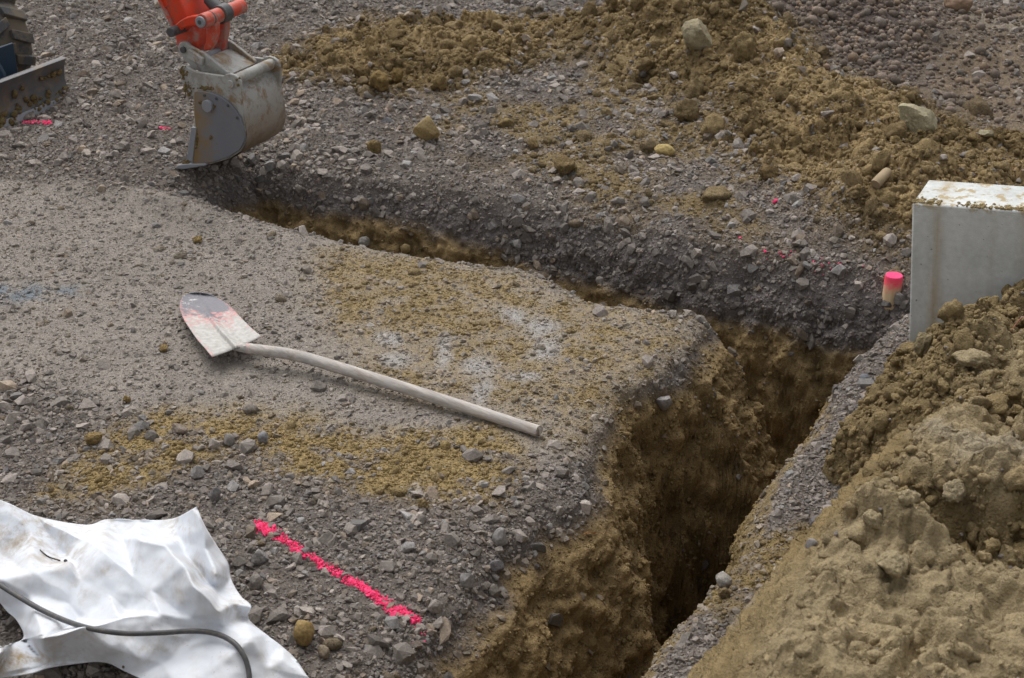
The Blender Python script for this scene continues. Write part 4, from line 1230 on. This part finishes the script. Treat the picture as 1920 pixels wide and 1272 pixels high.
FOLD = [(-230, 925, .10), (-90, 928, .09), (0, 938, .085), (70, 968, .05), (160, 984, .03), (200, 974, .035), (260, 975, .04), (322, 973, .05), (369, 950, .135),
        (60, 1000, .055), (120, 1040, .022), (20, 1050, .03), (135, 1052, .045), (-90, 1000, .05), (165, 992, .05), (150, 1012, .055), (230, 1008, .03), (296, 1006, .045),
        (0, 1085, .07), (60, 1074, .075), (130, 1056, .08), (200, 1036, .095), (262, 1014, .12), (308, 1021, .125), (345, 1062, .135), (372, 1105, .13), (410, 1150, .10), (470, 1195, .07), (530, 1235, .04), (580, 1275, .02),
        (332, 1008, .05), (352, 1048, .055), (378, 990, .12), (386, 1030, .10), (404, 1078, .095), (388, 1094, .05), (402, 1010, .05), (428, 1056, .03), (434, 1088, .03), (471, 1136, .06), (466, 1160, .03), (440, 1130, .06), (407, 1100, .05),
        (60, 1120, .05), (130, 1132, .04), (205, 1118, .062), (285, 1105, .085), (330, 1138, .075), (150, 1162, .032), (238, 1148, .05), (250, 1080, .085), (150, 1090, .06),
        (-160, 1265, .09), (-60, 1240, .10), (0, 1226, .10), (80, 1200, .10), (150, 1178, .095), (228, 1162, .075), (300, 1153, .085), (360, 1160, .075), (420, 1178, .055),
        (0, 1262, .03), (90, 1246, .015), (190, 1240, .015), (228, 1224, .045), (300, 1246, .03), (340, 1290, .03), (240, 1262, .01), (450, 1330, .01), (418, 1245, .05), (350, 1205, .04), (500, 1255, .035), (625, 1345, .01),
        (585, 1282, .01), (556, 1238, .012), (530, 1213, .02), (500, 1190, .03), (-330, 1330, .02), (-150, 1300, .02), (0, 1275, .02), (330, 1300, .02),
        (8, 1140, .02), (32, 1165, .012), (44, 1195, .012), (20, 1208, .04), (-40, 1085, .05), (-120, 1000, .06), (-160, 1240, .04)]
from mathutils.geometry import delaunay_2d_cdt
vs_, _, fs_, ov_, _, _ = delaunay_2d_cdt([Vector((x_, y_)) for x_, y_, _ in FOLD], [], [], 0, 0.01)
hv_ = [FOLD[o_[0]][2] for o_ in ov_]
qx_ = sxp + 9 * fbm(sxp / 60, syp / 60, oct=2); qy_ = syp + 7 * fbm(sxp / 60 + 9, syp / 60, oct=2)
hsum = np.full(sxp.shape, 0.015)
for f_ in fs_:
    (xa, ya), (xb, yb), (xc, yc) = [vs_[k_] for k_ in f_]
    ha, hb, hc = [hv_[k_] for k_ in f_]
    det = (yb - yc) * (xa - xc) + (xc - xb) * (ya - yc)
    if abs(det) < 1e-6: continue
    l1 = ((yb - yc) * (qx_ - xc) + (xc - xb) * (qy_ - yc)) / det
    l2 = ((yc - ya) * (qx_ - xc) + (xa - xc) * (qy_ - yc)) / det
    l3 = 1 - l1 - l2
    m = (l1 >= -1e-6) & (l2 >= -1e-6) & (l3 >= -1e-6)
    hsum = np.where(m, l1 * ha + l2 * hb + l3 * hc, hsum)


def blur(A, n):
    for _ in range(n):
        B_ = np.pad(A, 1, mode='edge')
        A = (B_[:-2, 1:-1] + B_[2:, 1:-1] + B_[1:-1, :-2] + B_[1:-1, 2:] + 2 * A) / 6
    return A


hsum = 1.45 * (0.95 * blur(hsum, 2) + 0.05 * blur(hsum, 30))
hsum = hsum + 0.010 * (0.8 - np.abs(fbm(sxp / 95 - 0.5 * syp / 95 + 4, syp / 110 + 0.4 * sxp / 110, oct=2))) + 0.004 * blur(fbm(sxp / 40, syp / 40, oct=2), 3)
hsum = hsum + 0.006
# place: pixel and height over the ground give the point
Zs = hsum + 0.012
for _ in range(3):
    t_ = (Zs - CAM_Z) / (-(F_PX * SP + (syp - 636) * CP))
    Xs = (sxp - 960) * t_; Ys = (F_PX * CP - (syp - 636) * SP) * t_
    Zs = blur(gz(Xs, Ys), 40) + hsum + 0.012
SV = np.stack([Xs, Ys, Zs], -1)
dirtv = np.zeros(sxp.shape)
for cx_, cy_, rx_, ry_, k_ in [(40, 1000, 80, 40, 0.9), (110, 1040, 60, 30, 0.7), (30, 1240, 90, 26, 1.1), (-40, 1240, 80, 40, 1.2), (450, 1130, 34, 26, 0.9), (380, 1075, 40, 30, 0.5), (330, 985, 24, 30, 0.6), (270, 1195, 60, 24, 0.35), (140, 1200, 50, 18, 0.5), (180, 990, 60, 18, 0.5)]:
    dirtv = np.maximum(dirtv, k_ * np.exp(-((sxp - cx_) / rx_) ** 2 - ((syp - cy_) / ry_) ** 2))
dirtv += 0.20 + 0.30 * sstep(0.1, 0.35, fbm(sxp / 60, syp / 40, oct=3))
si = np.arange(nU * nW).reshape(nU, nW)
SQ = np.stack([si[:-1, :-1], si[:-1, 1:], si[1:, 1:], si[1:, :-1]], -1).reshape(-1, 4)
cen = np.array([SV[..., 0].mean(), SV[..., 1].mean(), 0.0])
sheet = np_mesh('white_sheet', SV.reshape(-1, 3) - cen, SQ, fm.m, extra={'dirt': dirtv.ravel()})
sheet.location = cen
sol = sheet.modifiers.new('thick', 'SOLIDIFY'); sol.thickness = 0.0022; sol.offset = -1
tag(sheet, 'crumpled dirty white fleece sheet lying on the gravel', 'sheet')


def sheet_z(x_, y_):
    d = (SV[..., 0] - x_) ** 2 + (SV[..., 1] - y_) ** 2
    k = np.unravel_index(np.argmin(d), d.shape)
    return float(SV[k][2]), math.sqrt(float(d[k]))


def on_sheet(px, py):
    q = ray(px, py)
    dd = ((SV[..., 0] * q[1] / q[0] * 0) + 0)  # unused plane
    t = (SV @ q) / (q @ q + 0)
    rel = SV - np.array([0, 0, CAM_Z])
    t = (rel @ q) / (q @ q)
    dist = np.linalg.norm(rel - t[..., None] * q, axis=-1)
    m = dist < dist.min() + 0.006
    tt_ = np.where(m, t, 1e9)
    k = np.unravel_index(np.argmin(tt_), tt_.shape)
    return Vector(SV[k])


# bent steel cable across the sheet
km = NT('cable_rubber', 0.5, 0.4)
km.base(km.mix(km.ramp(km.noise(60, 4, 0.7), [(0.45, 0.0), (0.65, 0.5)]), (0.060, 0.062, 0.066), (0.15, 0.125, 0.10))).bump(km.noise(200, 3), 0.2, 0.001)
CP_ = [(-90, 1020), (-40, 1068), (0, 1097), (40, 1122), (80, 1145), (130, 1167), (180, 1181), (235, 1188), (300, 1187), (350, 1184), (385, 1185), (415, 1192), (440, 1207), (456, 1228), (465, 1252), (468, 1280), (466, 1315)]
cpz = [on_sheet(px, py) for px, py in CP_]
zz_ = np.array([p.z for p in cpz]) + 0.009
for _ in range(2): zz_[1:-1] = np.maximum(zz_[1:-1], 0.5 * (zz_[2:] + zz_[:-2]))
cps = spline([at(px, py, z_) for (px, py), z_ in zip(CP_, zz_)], 120)
bm = bmesh.new(); o0 = Vector(cps[60])
tube_into(bm, [Vector(p) - o0 for p in cps], 0.0058, 12)
cable = bm_obj('cable', bm, km.m); cable.location = o0
tag(cable, 'bent dark steel rod curving across the white sheet', 'rod')
cable.name = 'steel_rod'

# loose bits on the sheet
for nm, lb, px, py, r_, cl in [('pebble', 'small dark stone on the white sheet at the end of a thin twig', 121, 1050, 0.0040, (0.06, 0.06, 0.065)), ('pebble', 'brown crumb on the shaded lower fold of the white sheet', 222, 1263, 0.004, (0.14, 0.10, 0.07))]:
    q = on_sheet(px, py)
    v, f, n1, n2 = rock_mesh(int(px), 'angular', (r_ * 2.2, r_ * 1.8, r_ * 1.8), 3)
    o = np_mesh(nm, v, f, M_STONE, np.tile(np.array([cl], np.float32), (len(v), 1))); o.location = q + Vector((0, 0, r_ * 0.7))
    tag(o, lb, 'stone')
tw = [on_sheet(px, py) + Vector((0, 0, 0.003)) for px, py in ((77, 1028), (86, 1037), (98, 1043), (113, 1048))]
tm = NT('twig_bark', 0.8, 0.2); tm.base((0.055, 0.042, 0.032))
bm = bmesh.new(); tube_into(bm, spline([p - tw[0] for p in tw], 12), list(np.linspace(0.0013, 0.0019, 12)), 8)
o = bm_obj('twig', bm, tm.m); o.location = tw[0]
tag(o, 'thin dark twig lying on the white sheet', 'twig')

# ------------------------------------------------------------------ excavator
def worn_paint(name, c0, c1, worn, rust, w0=0.52, r0=0.60, rough=0.5, scale=14, bump=0.25):
    m = NT(name, rough, 0.4)
    a_ = m.mix(m.noise(5, 4, 0.6), c0, c1)
    wv = m.noise(scale, 6, 0.75)
    a_ = m.mix(m.ramp(wv, [(w0, 0.0), (w0 + 0.10, 0.85)]), a_, worn)
    a_ = m.mix(m.ramp(m.noise(scale * 0.7, 6, 0.7, dist=0.6), [(r0, 0.0), (r0 + 0.10, 0.95)]), a_, rust)
    a_ = m.mix(m.ramp(m.noise(scale * 9, 3, 0.7), [(0.64, 0.0), (0.70, 0.5)]), a_, rust)
    return m, a_


def fin(m, c):
    return m.base(c).bump(m.noise(90, 4, 0.65), 0.3, 0.002).m


CLAYDRY = (0.26, 0.18, 0.075)
m_, c_ = worn_paint('orange_paint', (0.55, 0.036, 0.010), (0.66, 0.054, 0.014), (0.36, 0.075, 0.04), (0.12, 0.07, 0.05), 0.52, 0.60, 0.45, 20); M_ORANGE = fin(m_, c_)
m_, c_ = worn_paint('orange_worn', (0.50, 0.055, 0.025), (0.58, 0.08, 0.04), (0.34, 0.22, 0.19), (0.10, 0.055, 0.04), 0.48, 0.62, 0.5, 20); M_ORANGEW = fin(m_, c_)
m_, c_ = worn_paint('grey_paint', (0.30, 0.30, 0.285), (0.40, 0.40, 0.38), (0.24, 0.225, 0.20), (0.22, 0.145, 0.07), 0.47, 0.515, 0.6, 16); M_GPAINT = fin(m_, c_)
m_, c_ = worn_paint('shell_paint', (0.30, 0.295, 0.28), (0.40, 0.395, 0.375), (0.22, 0.19, 0.155), (0.22, 0.135, 0.06), 0.50, 0.535, 0.6, 20)
sz_ = m_.n('ShaderNodeSeparateXYZ', Vector=m_.co).outputs[2]
low = m_.ramp(m_.math('ADD', sz_, m_.math('MULTIPLY', m_.math('SUBTRACT', m_.noise(12, 5, 0.7), 0.5), 0.16)), [(0.17, 1.0), (0.36, 0.0)])
c_ = m_.mix(m_.math('MULTIPLY', low, 0.75), c_, m_.mix(m_.noise(16, 5, 0.7), (0.085, 0.052, 0.03), (0.24, 0.145, 0.065)))
M_SHELL = fin(m_, c_)
m_, c_ = worn_paint('plate_steel', (0.135, 0.140, 0.160), (0.185, 0.190, 0.215), (0.17, 0.165, 0.175), (0.22, 0.145, 0.07), 0.54, 0.60, 0.45, 14)
sx_ = m_.n('ShaderNodeSeparateXYZ', Vector=m_.attr('Col')).outputs[0]
lft = m_.ramp(m_.math('ADD', sx_, m_.math('MULTIPLY', m_.math('SUBTRACT', m_.noise(15, 6, 0.75), 0.5), 1.3)), [(0.10, 0.95), (0.50, 0.0)])
c_ = m_.mix(lft, c_, (0.22, 0.145, 0.065)); M_PLATE = fin(m_, c_)
m_, c_ = worn_paint('bare_steel', (0.20, 0.21, 0.235), (0.28, 0.29, 0.32), (0.17, 0.16, 0.15), (0.24, 0.16, 0.075), 0.6, 0.60, 0.4); M_STEEL = fin(m_, c_)
m_, c_ = worn_paint('dark_steel', (0.05, 0.05, 0.055), (0.09, 0.085, 0.085), (0.13, 0.115, 0.10), (0.12, 0.075, 0.05), 0.55, 0.60, 0.5); M_DARK = fin(m_, c_)
m_, c_ = worn_paint('navy_paint', (0.012, 0.030, 0.055), (0.018, 0.042, 0.075), (0.05, 0.05, 0.055), (0.15, 0.075, 0.055), 0.60, 0.64, 0.4); M_NAVY = fin(m_, c_)
m_, c_ = worn_paint('blade_steel', (0.060, 0.062, 0.068), (0.115, 0.112, 0.115), (0.16, 0.125, 0.10), (0.14, 0.085, 0.04), 0.52, 0.56, 0.45, 9); M_BLADE = fin(m_, c_)
m_, c_ = worn_paint('tyre_rubber', (0.055, 0.058, 0.064), (0.085, 0.085, 0.088), (0.16, 0.13, 0.09), (0.17, 0.125, 0.07), 0.45, 0.55, 0.85, 9); M_TYRE = fin(m_, c_)
M_CHROME = NT('chrome', 0.22, 0.5, 0.9).base((0.62, 0.63, 0.65)).m
TIP = at(334, 313, 0.03)
exc = empty('excavator', (TIP.x, TIP.y, 0))
tag(exc, 'small orange wheeled excavator reaching a worn grey bucket over the trench', 'excavator')
EO = Vector(exc.location)


def onp(px, py, t):
    """point seen at a pixel on the upright plane t metres behind the bucket's near side"""
    q = Vector(ray(px, py)); o = Vector((0, 0, CAM_Z))
    k = ((TIP + EB * t) - o).dot(EB) / q.dot(EB)
    return o + q * k - EO


def zB(lst, t): return [onp(330 + x_ / 4.891, 70 + y_ / 4.891, t) for x_, y_ in lst]      # the two close-ups the outlines were read from
def zA(lst, t): return [onp(290 + x_ / 12.0, y_ / 12.0, t) for x_, y_ in lst]


def plate(name, pts, thick, mat, parent, bevel=0.002, col=None):
    bm = bmesh.new(); prism_into(bm, pts, EB * thick)
    o = bm_obj(name, bm, mat, parent, bevel)
    return o


def cyl(name, c, axis, length, r, mat, parent, seg=24, bevel=0.002):
    bm = bmesh.new(); tube_into(bm, [c, c + axis * length], r, seg)
    return bm_obj(name, bm, mat, parent, bevel)


BW = 0.27
bucket = empty('bucket'); bucket.parent = exc
bucket['label'] = 'worn grey trenching bucket with rusty curved back and plain cutting edge'
side = [(28, 290), (45, 262), (75, 262), (120, 288), (175, 316), (300, 338), (430, 356), (455, 342), (490, 336), (530, 346), (565, 372), (590, 410), (596, 450), (600, 620), (622, 740), (636, 850), (638, 950), (595, 1046), (490, 1114), (310, 1170), (60, 1190), (95, 1140), (135, 1130), (165, 900), (160, 545), (130, 540), (82, 500), (55, 410)]
plate('side_plate', zB(side, 0.0), 0.014, M_GPAINT, bucket, 0.003)
plate('side_plate', [p + EB * (BW - 0.014) for p in zB(side, 0.0)], 0.014, M_GPAINT, bucket, 0.003)
wear_ = [(165, 505), (190, 496), (250, 500), (330, 515), (410, 550), (480, 600), (540, 668), (585, 745), (612, 830), (626, 915), (624, 955), (580, 1036), (480, 1100), (330, 1150), (200, 1165), (140, 1150), (152, 1040), (165, 1000), (182, 860), (166, 700)]
wp = plate('wear_plate', zB(wear_, -0.012), 0.0125, M_PLATE, bucket, 0.002)
ca_ = wp.data.attributes.new('Col', 'FLOAT_COLOR', 'POINT')
ax = np.array([v.co.dot(EA) for v in wp.data.vertices]); ax = (ax - ax.min()) / (ax.max() - ax.min())
for q_, k_ in enumerate(ax): ca_.data[q_].color = (k_, k_, k_, 1)
bc = zB([(300, 627)], -0.012)[0]
cyl('boss', bc - EB * 0.014, EB, 0.016, 0.0235, M_STEEL, bucket)
for k_, (x_, y_) in enumerate([(262, 535), (370, 565), (477, 628), (562, 740)]):
    cyl('bolt', zB([(x_, y_)], -0.012)[0] - EB * 0.003, EB, 0.006, 0.006, M_DARK, bucket, 12, 0.001)
# back shell: one bent sheet, built from its inside and outside line
shell_out = [(205, 395), (330, 412), (440, 440), (520, 490), (570, 560), (604, 650), (628, 760), (641, 860), (640, 952), (597, 1050), (492, 1120), (312, 1175), (150, 1192)]
so = spline(zB(shell_out, 0.0), 60)
si_ = []
for k_ in range(len(so)):
    tg = Vector(so[min(k_ + 1, len(so) - 1)] - so[max(k_ - 1, 0)]).normalized()
    nrm_ = tg.cross(EB).normalized()
    if nrm_.dot(Vector(zB([(300, 800)], 0)[0]) - Vector(so[k_])) < 0: nrm_ = -nrm_
    si_.append(Vector(so[k_]) + nrm_ * 0.012)
bm = bmesh.new()
nT = 16
grid_o = [[bm.verts.new(Vector(p) + EB * (0.004 + (BW - 0.008) * k_ / nT)) for k_ in range(nT + 1)] for p in so]
grid_i = [[bm.verts.new(Vector(p) + EB * (0.004 + (BW - 0.008) * k_ / nT)) for k_ in range(nT + 1)] for p in si_]
for a_ in range(len(so) - 1):
    for b_ in range(nT):
        bm.faces.new((grid_o[a_][b_], grid_o[a_][b_ + 1], grid_o[a_ + 1][b_ + 1], grid_o[a_ + 1][b_]))
        bm.faces.new((grid_i[a_][b_], grid_i[a_ + 1][b_], grid_i[a_ + 1][b_ + 1], grid_i[a_][b_ + 1]))
for b_ in range(nT):
    bm.faces.new((grid_o[0][b_], grid_i[0][b_], grid_i[0][b_ + 1], grid_o[0][b_ + 1]))
    bm.faces.new((grid_o[-1][b_], grid_o[-1][b_ + 1], grid_i[-1][b_ + 1], grid_i[-1][b_]))
bm_obj('back_shell', bm, M_SHELL, bucket)
plate('cutting_edge', [p - EB * 0.02 for p in zB([(8, 1193), (50, 1158), (110, 1150), (300, 1148), (302, 1166), (200, 1182), (100, 1198)], 0.0)], BW + 0.04, M_STEEL, bucket, 0.003)
plate('side_cutter', zB([(137, 826), (186, 832), (150, 1150), (95, 1122)], -0.016), 0.014, M_STEEL, bucket, 0.002)
plate('side_cutter', [p + EB * (BW + 0.015) for p in zB([(137, 826), (186, 832), (150, 1150), (95, 1122)], -0.016)], 0.014, M_STEEL, bucket, 0.002)
cyl('cross_tube', zB([(515, 405)], 0.0)[0] + EB * 0.012, EB, BW - 0.024, 0.0215, M_GPAINT, bucket)
cyl('pin_head', zB([(500, 432)], -0.004)[0] - EB * 0.004, EB, 0.010, 0.0155, M_SHELL, bucket)

hitch = empty('quick_hitch'); hitch.parent = exc
cpl = [(18, 92), (28, 58), (55, 42), (85, 46), (125, 82), (190, 118), (255, 150), (470, 322), (478, 345), (430, 352), (300, 335), (170, 300), (75, 205), (28, 150)]
plate('hitch_plate', zB(cpl, 0.040), 0.016, M_GPAINT, hitch, 0.003)
plate('hitch_plate', [p + EB * 0.174 for p in zB(cpl, 0.040)], 0.016, M_GPAINT, hitch, 0.003)
dk = [(240, 205), (300, 232), (480, 350), (470, 372), (290, 262), (220, 225)]
plate('deck', [p + EB * 0.016 for p in zB(dk, 0.040)], 0.158, M_GPAINT, hitch, 0.002)
plate('lock_block', zB([(95, 122), (112, 112), (240, 200), (234, 264), (95, 192)], 0.022), 0.018, M_SHELL, hitch, 0.003)
cyl('pin', zB([(57, 120)], 0.030)[0], EB, 0.21, 0.0125, M_DARK, hitch)

stick_o = empty('dipper_arm'); stick_o.parent = exc
t0, t1 = 0.060, 0.205
upx = 9
stp = [(322 - 25.5 * upx, 50 - 50 * upx), (337 - 25.5 * (upx - 1), -50 * (upx - 1)), (337, 0), (352, 31), (358, 46), (350, 56), (336, 62), (322, 50)]
bm = bmesh.new(); prism_into(bm, [onp(x_, y_, t0) for x_, y_ in stp], EB * (t1 - t0))
bm_obj('box_section', bm, M_ORANGE, stick_o, 0.006)
bm = bmesh.new()
flg = [(293 - 25 * upx, -50 * upx), (297.5 - 25 * upx, -50 * upx - 1), (327, 52), (324, 56), (321, 52)]
prism_into(bm, [onp(x_, y_, t0 - 0.008) for x_, y_ in flg], EB * (t1 - t0 + 0.016)); bm_obj('flange', bm, M_ORANGEW, stick_o, 0.002)
nose = [(326, 50), (358, 44), (368, 66), (372, 84), (369, 96), (360, 103), (348, 105), (337, 101), (331, 88), (328, 70)]
bm = bmesh.new(); prism_into(bm, [onp(x_, y_, 0.078) for x_, y_ in nose], EB * 0.108)
bm_obj('nose', bm, M_ORANGEW, stick_o, 0.008)
# guide links on both sides, curved bars from the stick to the link pin
gl_o = [(445, 590), (480, 540), (560, 470), (680, 400), (800, 365), (930, 355), (1010, 370), (1100, 440), (1110, 560), (1040, 620), (940, 585), (840, 590), (720, 610), (600, 665), (540, 735), (490, 720)]
plate('guide_link', zA(gl_o, 0.028), 0.024, M_ORANGE, exc, 0.006)
plate('guide_link', [p + EB * 0.185 for p in zA(gl_o, 0.028)], 0.024, M_ORANGE, exc, 0.006)
gp = zA([(455, 690)], 0.02)[0]
cyl('pivot_pin', gp - EB * 0.030, EB, 0.29, 0.019, M_DARK, exc, 20, 0.003)
lp = zA([(1030, 500)], 0.02)[0]
cyl('link_pin', lp - EB * 0.006, EB, 0.012, 0.0215, M_STEEL, exc, 24, 0.003)
cyl('link_pin_hole_shade', lp - EB * 0.0075, EB, 0.003, 0.0085, M_DARK, exc, 16, 0.0)  # solid dark disc on the pin end, painting the shade inside a hole
link = empty('bucket_link'); link.parent = exc
cyl('cross_tube', lp + EB * 0.008, EB, 0.255, 0.0285, M_ORANGEW, link, 28, 0.003)
cyl('collar', lp + EB * 0.055, EB, 0.006, 0.0295, M_DARK, link, 28, 0.001)
cyl('rod_eye', lp + EB * 0.115, EB, 0.05, 0.036, M_DARK, link, 28, 0.004)
leg = [(1225, 500), (1300, 470), (1370, 520), (1372, 640), (1370, 800), (1335, 950), (1290, 1060), (1230, 1130), (1120, 1160), (1070, 1120), (1100, 1060), (1140, 960), (1150, 800), (1150, 640)]
leg0 = [p - EB * 0 for p in zA(leg, 0.075)]
plate('link_leg', leg0, 0.030, M_ORANGEW, link, 0.005)
plate('link_leg', zA([(1400, 400), (1600, 380), (1600, 560), (1590, 800), (1560, 930), (1565, 1120), (1540, 1210), (1440, 1245), (1330, 1230), (1280, 1180), (1320, 1080), (1345, 950), (1370, 700)], 0.185), 0.030, M_ORANGEW, link, 0.005)
cyl('lower_pin', zA([(1430, 1175)], 0.185)[0] - EB * 0.13, EB, 0.18, 0.017, M_STEEL, link, 20, 0.002)
re = lp + EB * 0.14
rtop = onp(290 + 1180 / 12.0, -2, 0.14 + 0.02)
rdir = (rtop - re).normalized()
bm = bmesh.new(); tube_into(bm, [re, re + rdir * 0.085], [0.030, 0.019], 20); bm_obj('rod_end', bm, M_DARK, link, 0.003)
cyl('ram_rod', re + rdir * 0.06, rdir, 0.55, 0.0145, M_CHROME, exc, 20, 0.0)
# main boom and the base of the machine, up and to the left outside the picture
hd = Vector((0.76, -0.65, 0)); axl = Vector((0.65, 0.76, 0))
st_top = (onp(*stp[0], t0) + onp(*stp[1], t0)) / 2 + EB * 0.07
# wheel
WR, WW = 0.25, 0.22
wc = Vector((-2.41, 6.70, WR - 0.03)) - EO
wheel = empty('wheel'); wheel.parent = exc
bm = bmesh.new()
segs = 56
prof_ = [(-WW / 2, 0.13), (-WW / 2 - 0.008, 0.165), (-WW / 2 + 0.004, 0.20), (-WW / 2 + 0.03, 0.214), (0, 0.218), (WW / 2 - 0.03, 0.214), (WW / 2 - 0.004, 0.20), (WW / 2 + 0.008, 0.165), (WW / 2, 0.13)]
rings = []
for k_ in range(segs):
    an = 2 * math.pi * k_ / segs
    rings.append([bm.verts.new(wc + axl * x_ + (hd * math.cos(an) + EZ * math.sin(an)) * r_) for x_, r_ in prof_])
for k_ in range(segs):
    n0 = rings[k_]; n1_ = rings[(k_ + 1) % segs]
    for q_ in range(len(prof_) - 1): bm.faces.new((n0[q_], n0[q_ + 1], n1_[q_ + 1], n1_[q_]))
for k_ in range(13):                                       # chevron lugs
    for sd in (-1, 1):
        an = 2 * math.pi * (k_ + (0.5 if sd > 0 else 0)) / 13
        q = []
        for x_, da_, r_ in ((0.0, 0.16, 0.214), (0.0, -0.02, 0.214), (sd * 0.106, -0.22, 0.196), (sd * 0.106, 0.0, 0.196)):
            e_ = hd * math.cos(an + da_) + EZ * math.sin(an + da_)
            q.append((wc + axl * x_ + e_ * r_, wc + axl * x_ + e_ * (r_ + 0.034)))
        lo_ = [bm.verts.new(p[0]) for p in q]; hi_ = [bm.verts.new(p[1]) for p in q]
        bm.faces.new(hi_)
        for m_i in range(4): bm.faces.new((lo_[m_i], lo_[(m_i + 1) % 4], hi_[(m_i + 1) % 4], hi_[m_i]))
bm_obj('tyre', bm, M_TYRE, wheel, 0.004)
bm = bmesh.new()
tube_into(bm, [wc - axl * 0.085, wc - axl * 0.03, wc + axl * 0.085], [0.132, 0.10, 0.132], 32)
bm_obj('rim', bm, M_DARK, wheel, 0.003)
# dozer blade
b_r, b_l = at(131, 186, 0.0), at(-260, 345, 0.0)
bd = (b_l - b_r).normalized(); bn = Vector((bd.y, -bd.x, 0))
if bn.dot(hd) < 0: bn = -bn
blen = 1.05
dz = empty('dozer_blade'); dz.parent = exc
dz['label'] = 'muddy steel dozer blade with scraped edge'
bm = bmesh.new()
pr_ = [(0.030, -0.01), (0.000, 0.05), (-0.012, 0.10), (-0.006, 0.15), (0.012, 0.19), (0.016, 0.192), (0.004, 0.198), (-0.020, 0.195), (-0.028, 0.10), (-0.016, 0.05), (0.012, -0.01)]
for (f_, z_) in [(0, 0)]:
    pts_ = [b_r - EO + bn * x_ + EZ * z_ for x_, z_ in pr_]
prism_into(bm, pts_, bd * blen)
bm_obj('mouldboard', bm, M_BLADE, dz, 0.003)
bm = bmesh.new()
prism_into(bm, [b_r - EO + bn * x_ + EZ * z_ for x_, z_ in ((0.036, -0.012), (0.022, 0.032), (0.012, 0.030), (0.024, -0.012))], bd * blen)
bm_obj('scraper_edge', bm, M_STEEL, dz, 0.002)
# navy bracket behind it
kb = b_r - EO + bd * 0.16 - bn * 0.03
bm = bmesh.new()
prism_into(bm, [kb + EZ * 0.13, kb + EZ * 0.145, kb - bn * 0.22 + EZ * 0.145, kb - bn * 0.22 + EZ * 0.13], bd * 0.20)
bm_obj('bracket_plate', bm, M_NAVY, dz, 0.003)
kb2 = kb - bn * 0.10
bm = bmesh.new(); prism_into(bm, [kb2 + EZ * 0.146, kb2 + EZ * 0.285, kb2 - bn * 0.014 + EZ * 0.285, kb2 - bn * 0.014 + EZ * 0.146], bd * 0.15)
bm_obj('bracket_plate', bm, M_NAVY, dz, 0.003)
kb3 = kb - bn * 0.02 + bd * 0.15
bm = bmesh.new(); prism_into(bm, [kb3 + EZ * 0.05, kb3 + EZ * 0.20, kb3 - bn * 0.06 + EZ * 0.30, kb3 - bn * 0.13 + EZ * 0.30, kb3 - bn * 0.20 + EZ * 0.05], bd * 0.016)
bm_obj('bracket_plate', bm, M_NAVY, dz, 0.003)
for dx_ in (0.05, 0.075):
    cyl('bolt', kb + bd * dx_ - bn * 0.035 + EZ * 0.150, EZ, 0.02, 0.008, M_STEEL, dz, 10, 0.001)
kb4 = b_r - EO + bd * 0.42 - bn * 0.02
bm = bmesh.new(); prism_into(bm, [kb4 + EZ * 0.09, kb4 + EZ * 0.17, kb4 - bn * 0.9 + EZ * 0.30, kb4 - bn * 0.9 + EZ * 0.22], bd * 0.08)
bm_obj('push_arm', bm, M_NAVY, dz, 0.004)
# clay stuck to the blade
n_ = 160
kx, kz = RNG.random(n_) * 0.55, RNG.random(n_) ** 1.4 * 0.13 + 0.01
keep = perlin(kx * 11 + 2, kz * 16) > 0.02; kx, kz = kx[keep], kz[keep]
pos = np.array([list(b_r + bd * x_ + bn * (0.0 + (0.02 if z_ < 0.04 else 0.0)) + EZ * z_) for x_, z_ in zip(kx, kz)], np.float32)
mo = build_pieces('stuck_clay', LUMP, pos, np.tile(np.array([list(bn)], np.float32), (len(kx), 1)), 0.006 + 0.014 * RNG.random(len(kx)) ** 2, np.tile(CLAYC[None] * 0.85, (len(kx), 1)).astype(np.float32), M_CLAY, 0.45, 0.6, smooth=True)
mo['kind'] = 'stuff'; mo.parent = dz; mo.matrix_parent_inverse = Matrix.Translation(-EO)
# clay stuck to bucket and tyre

# clay and grease caked on the bucket
cl_, sz2 = [], []
for x_, y_, rx_, ry_, n_ in [(58, 320, 22, 46, 60), (100, 470, 26, 40, 50), (130, 520, 14, 16, 20), (260, 470, 60, 14, 50), (235, 596, 14, 14, 16), (320, 640, 26, 20, 24), (90, 1150, 30, 18, 40), (60, 1170, 20, 10, 16), (190, 960, 12, 90, 34), (320, 918, 10, 8, 8), (560, 400, 14, 24, 10)]:
    for q_ in range(n_):
        t_ = -0.013 if y_ > 540 else -0.001
        cl_.append(list(zB([(x_ + random.gauss(0, rx_ * 0.6), y_ + random.gauss(0, ry_ * 0.6))], t_)[0] + EO)); sz2.append(0.002 + 0.006 * random.random() ** 2.2)
bco = build_pieces('caked_clay', CRUMB, np.array(cl_, np.float32), np.tile(np.array([list(-EB)], np.float32), (len(cl_), 1)), np.array(sz2), np.tile(CLAYC[None] * 0.95, (len(cl_), 1)).astype(np.float32), M_CLAY, 0.55, 0.4, smooth=True)
bco['kind'] = 'stuff'; bco.parent = bucket; bco.matrix_parent_inverse = Matrix.Translation(-EO)
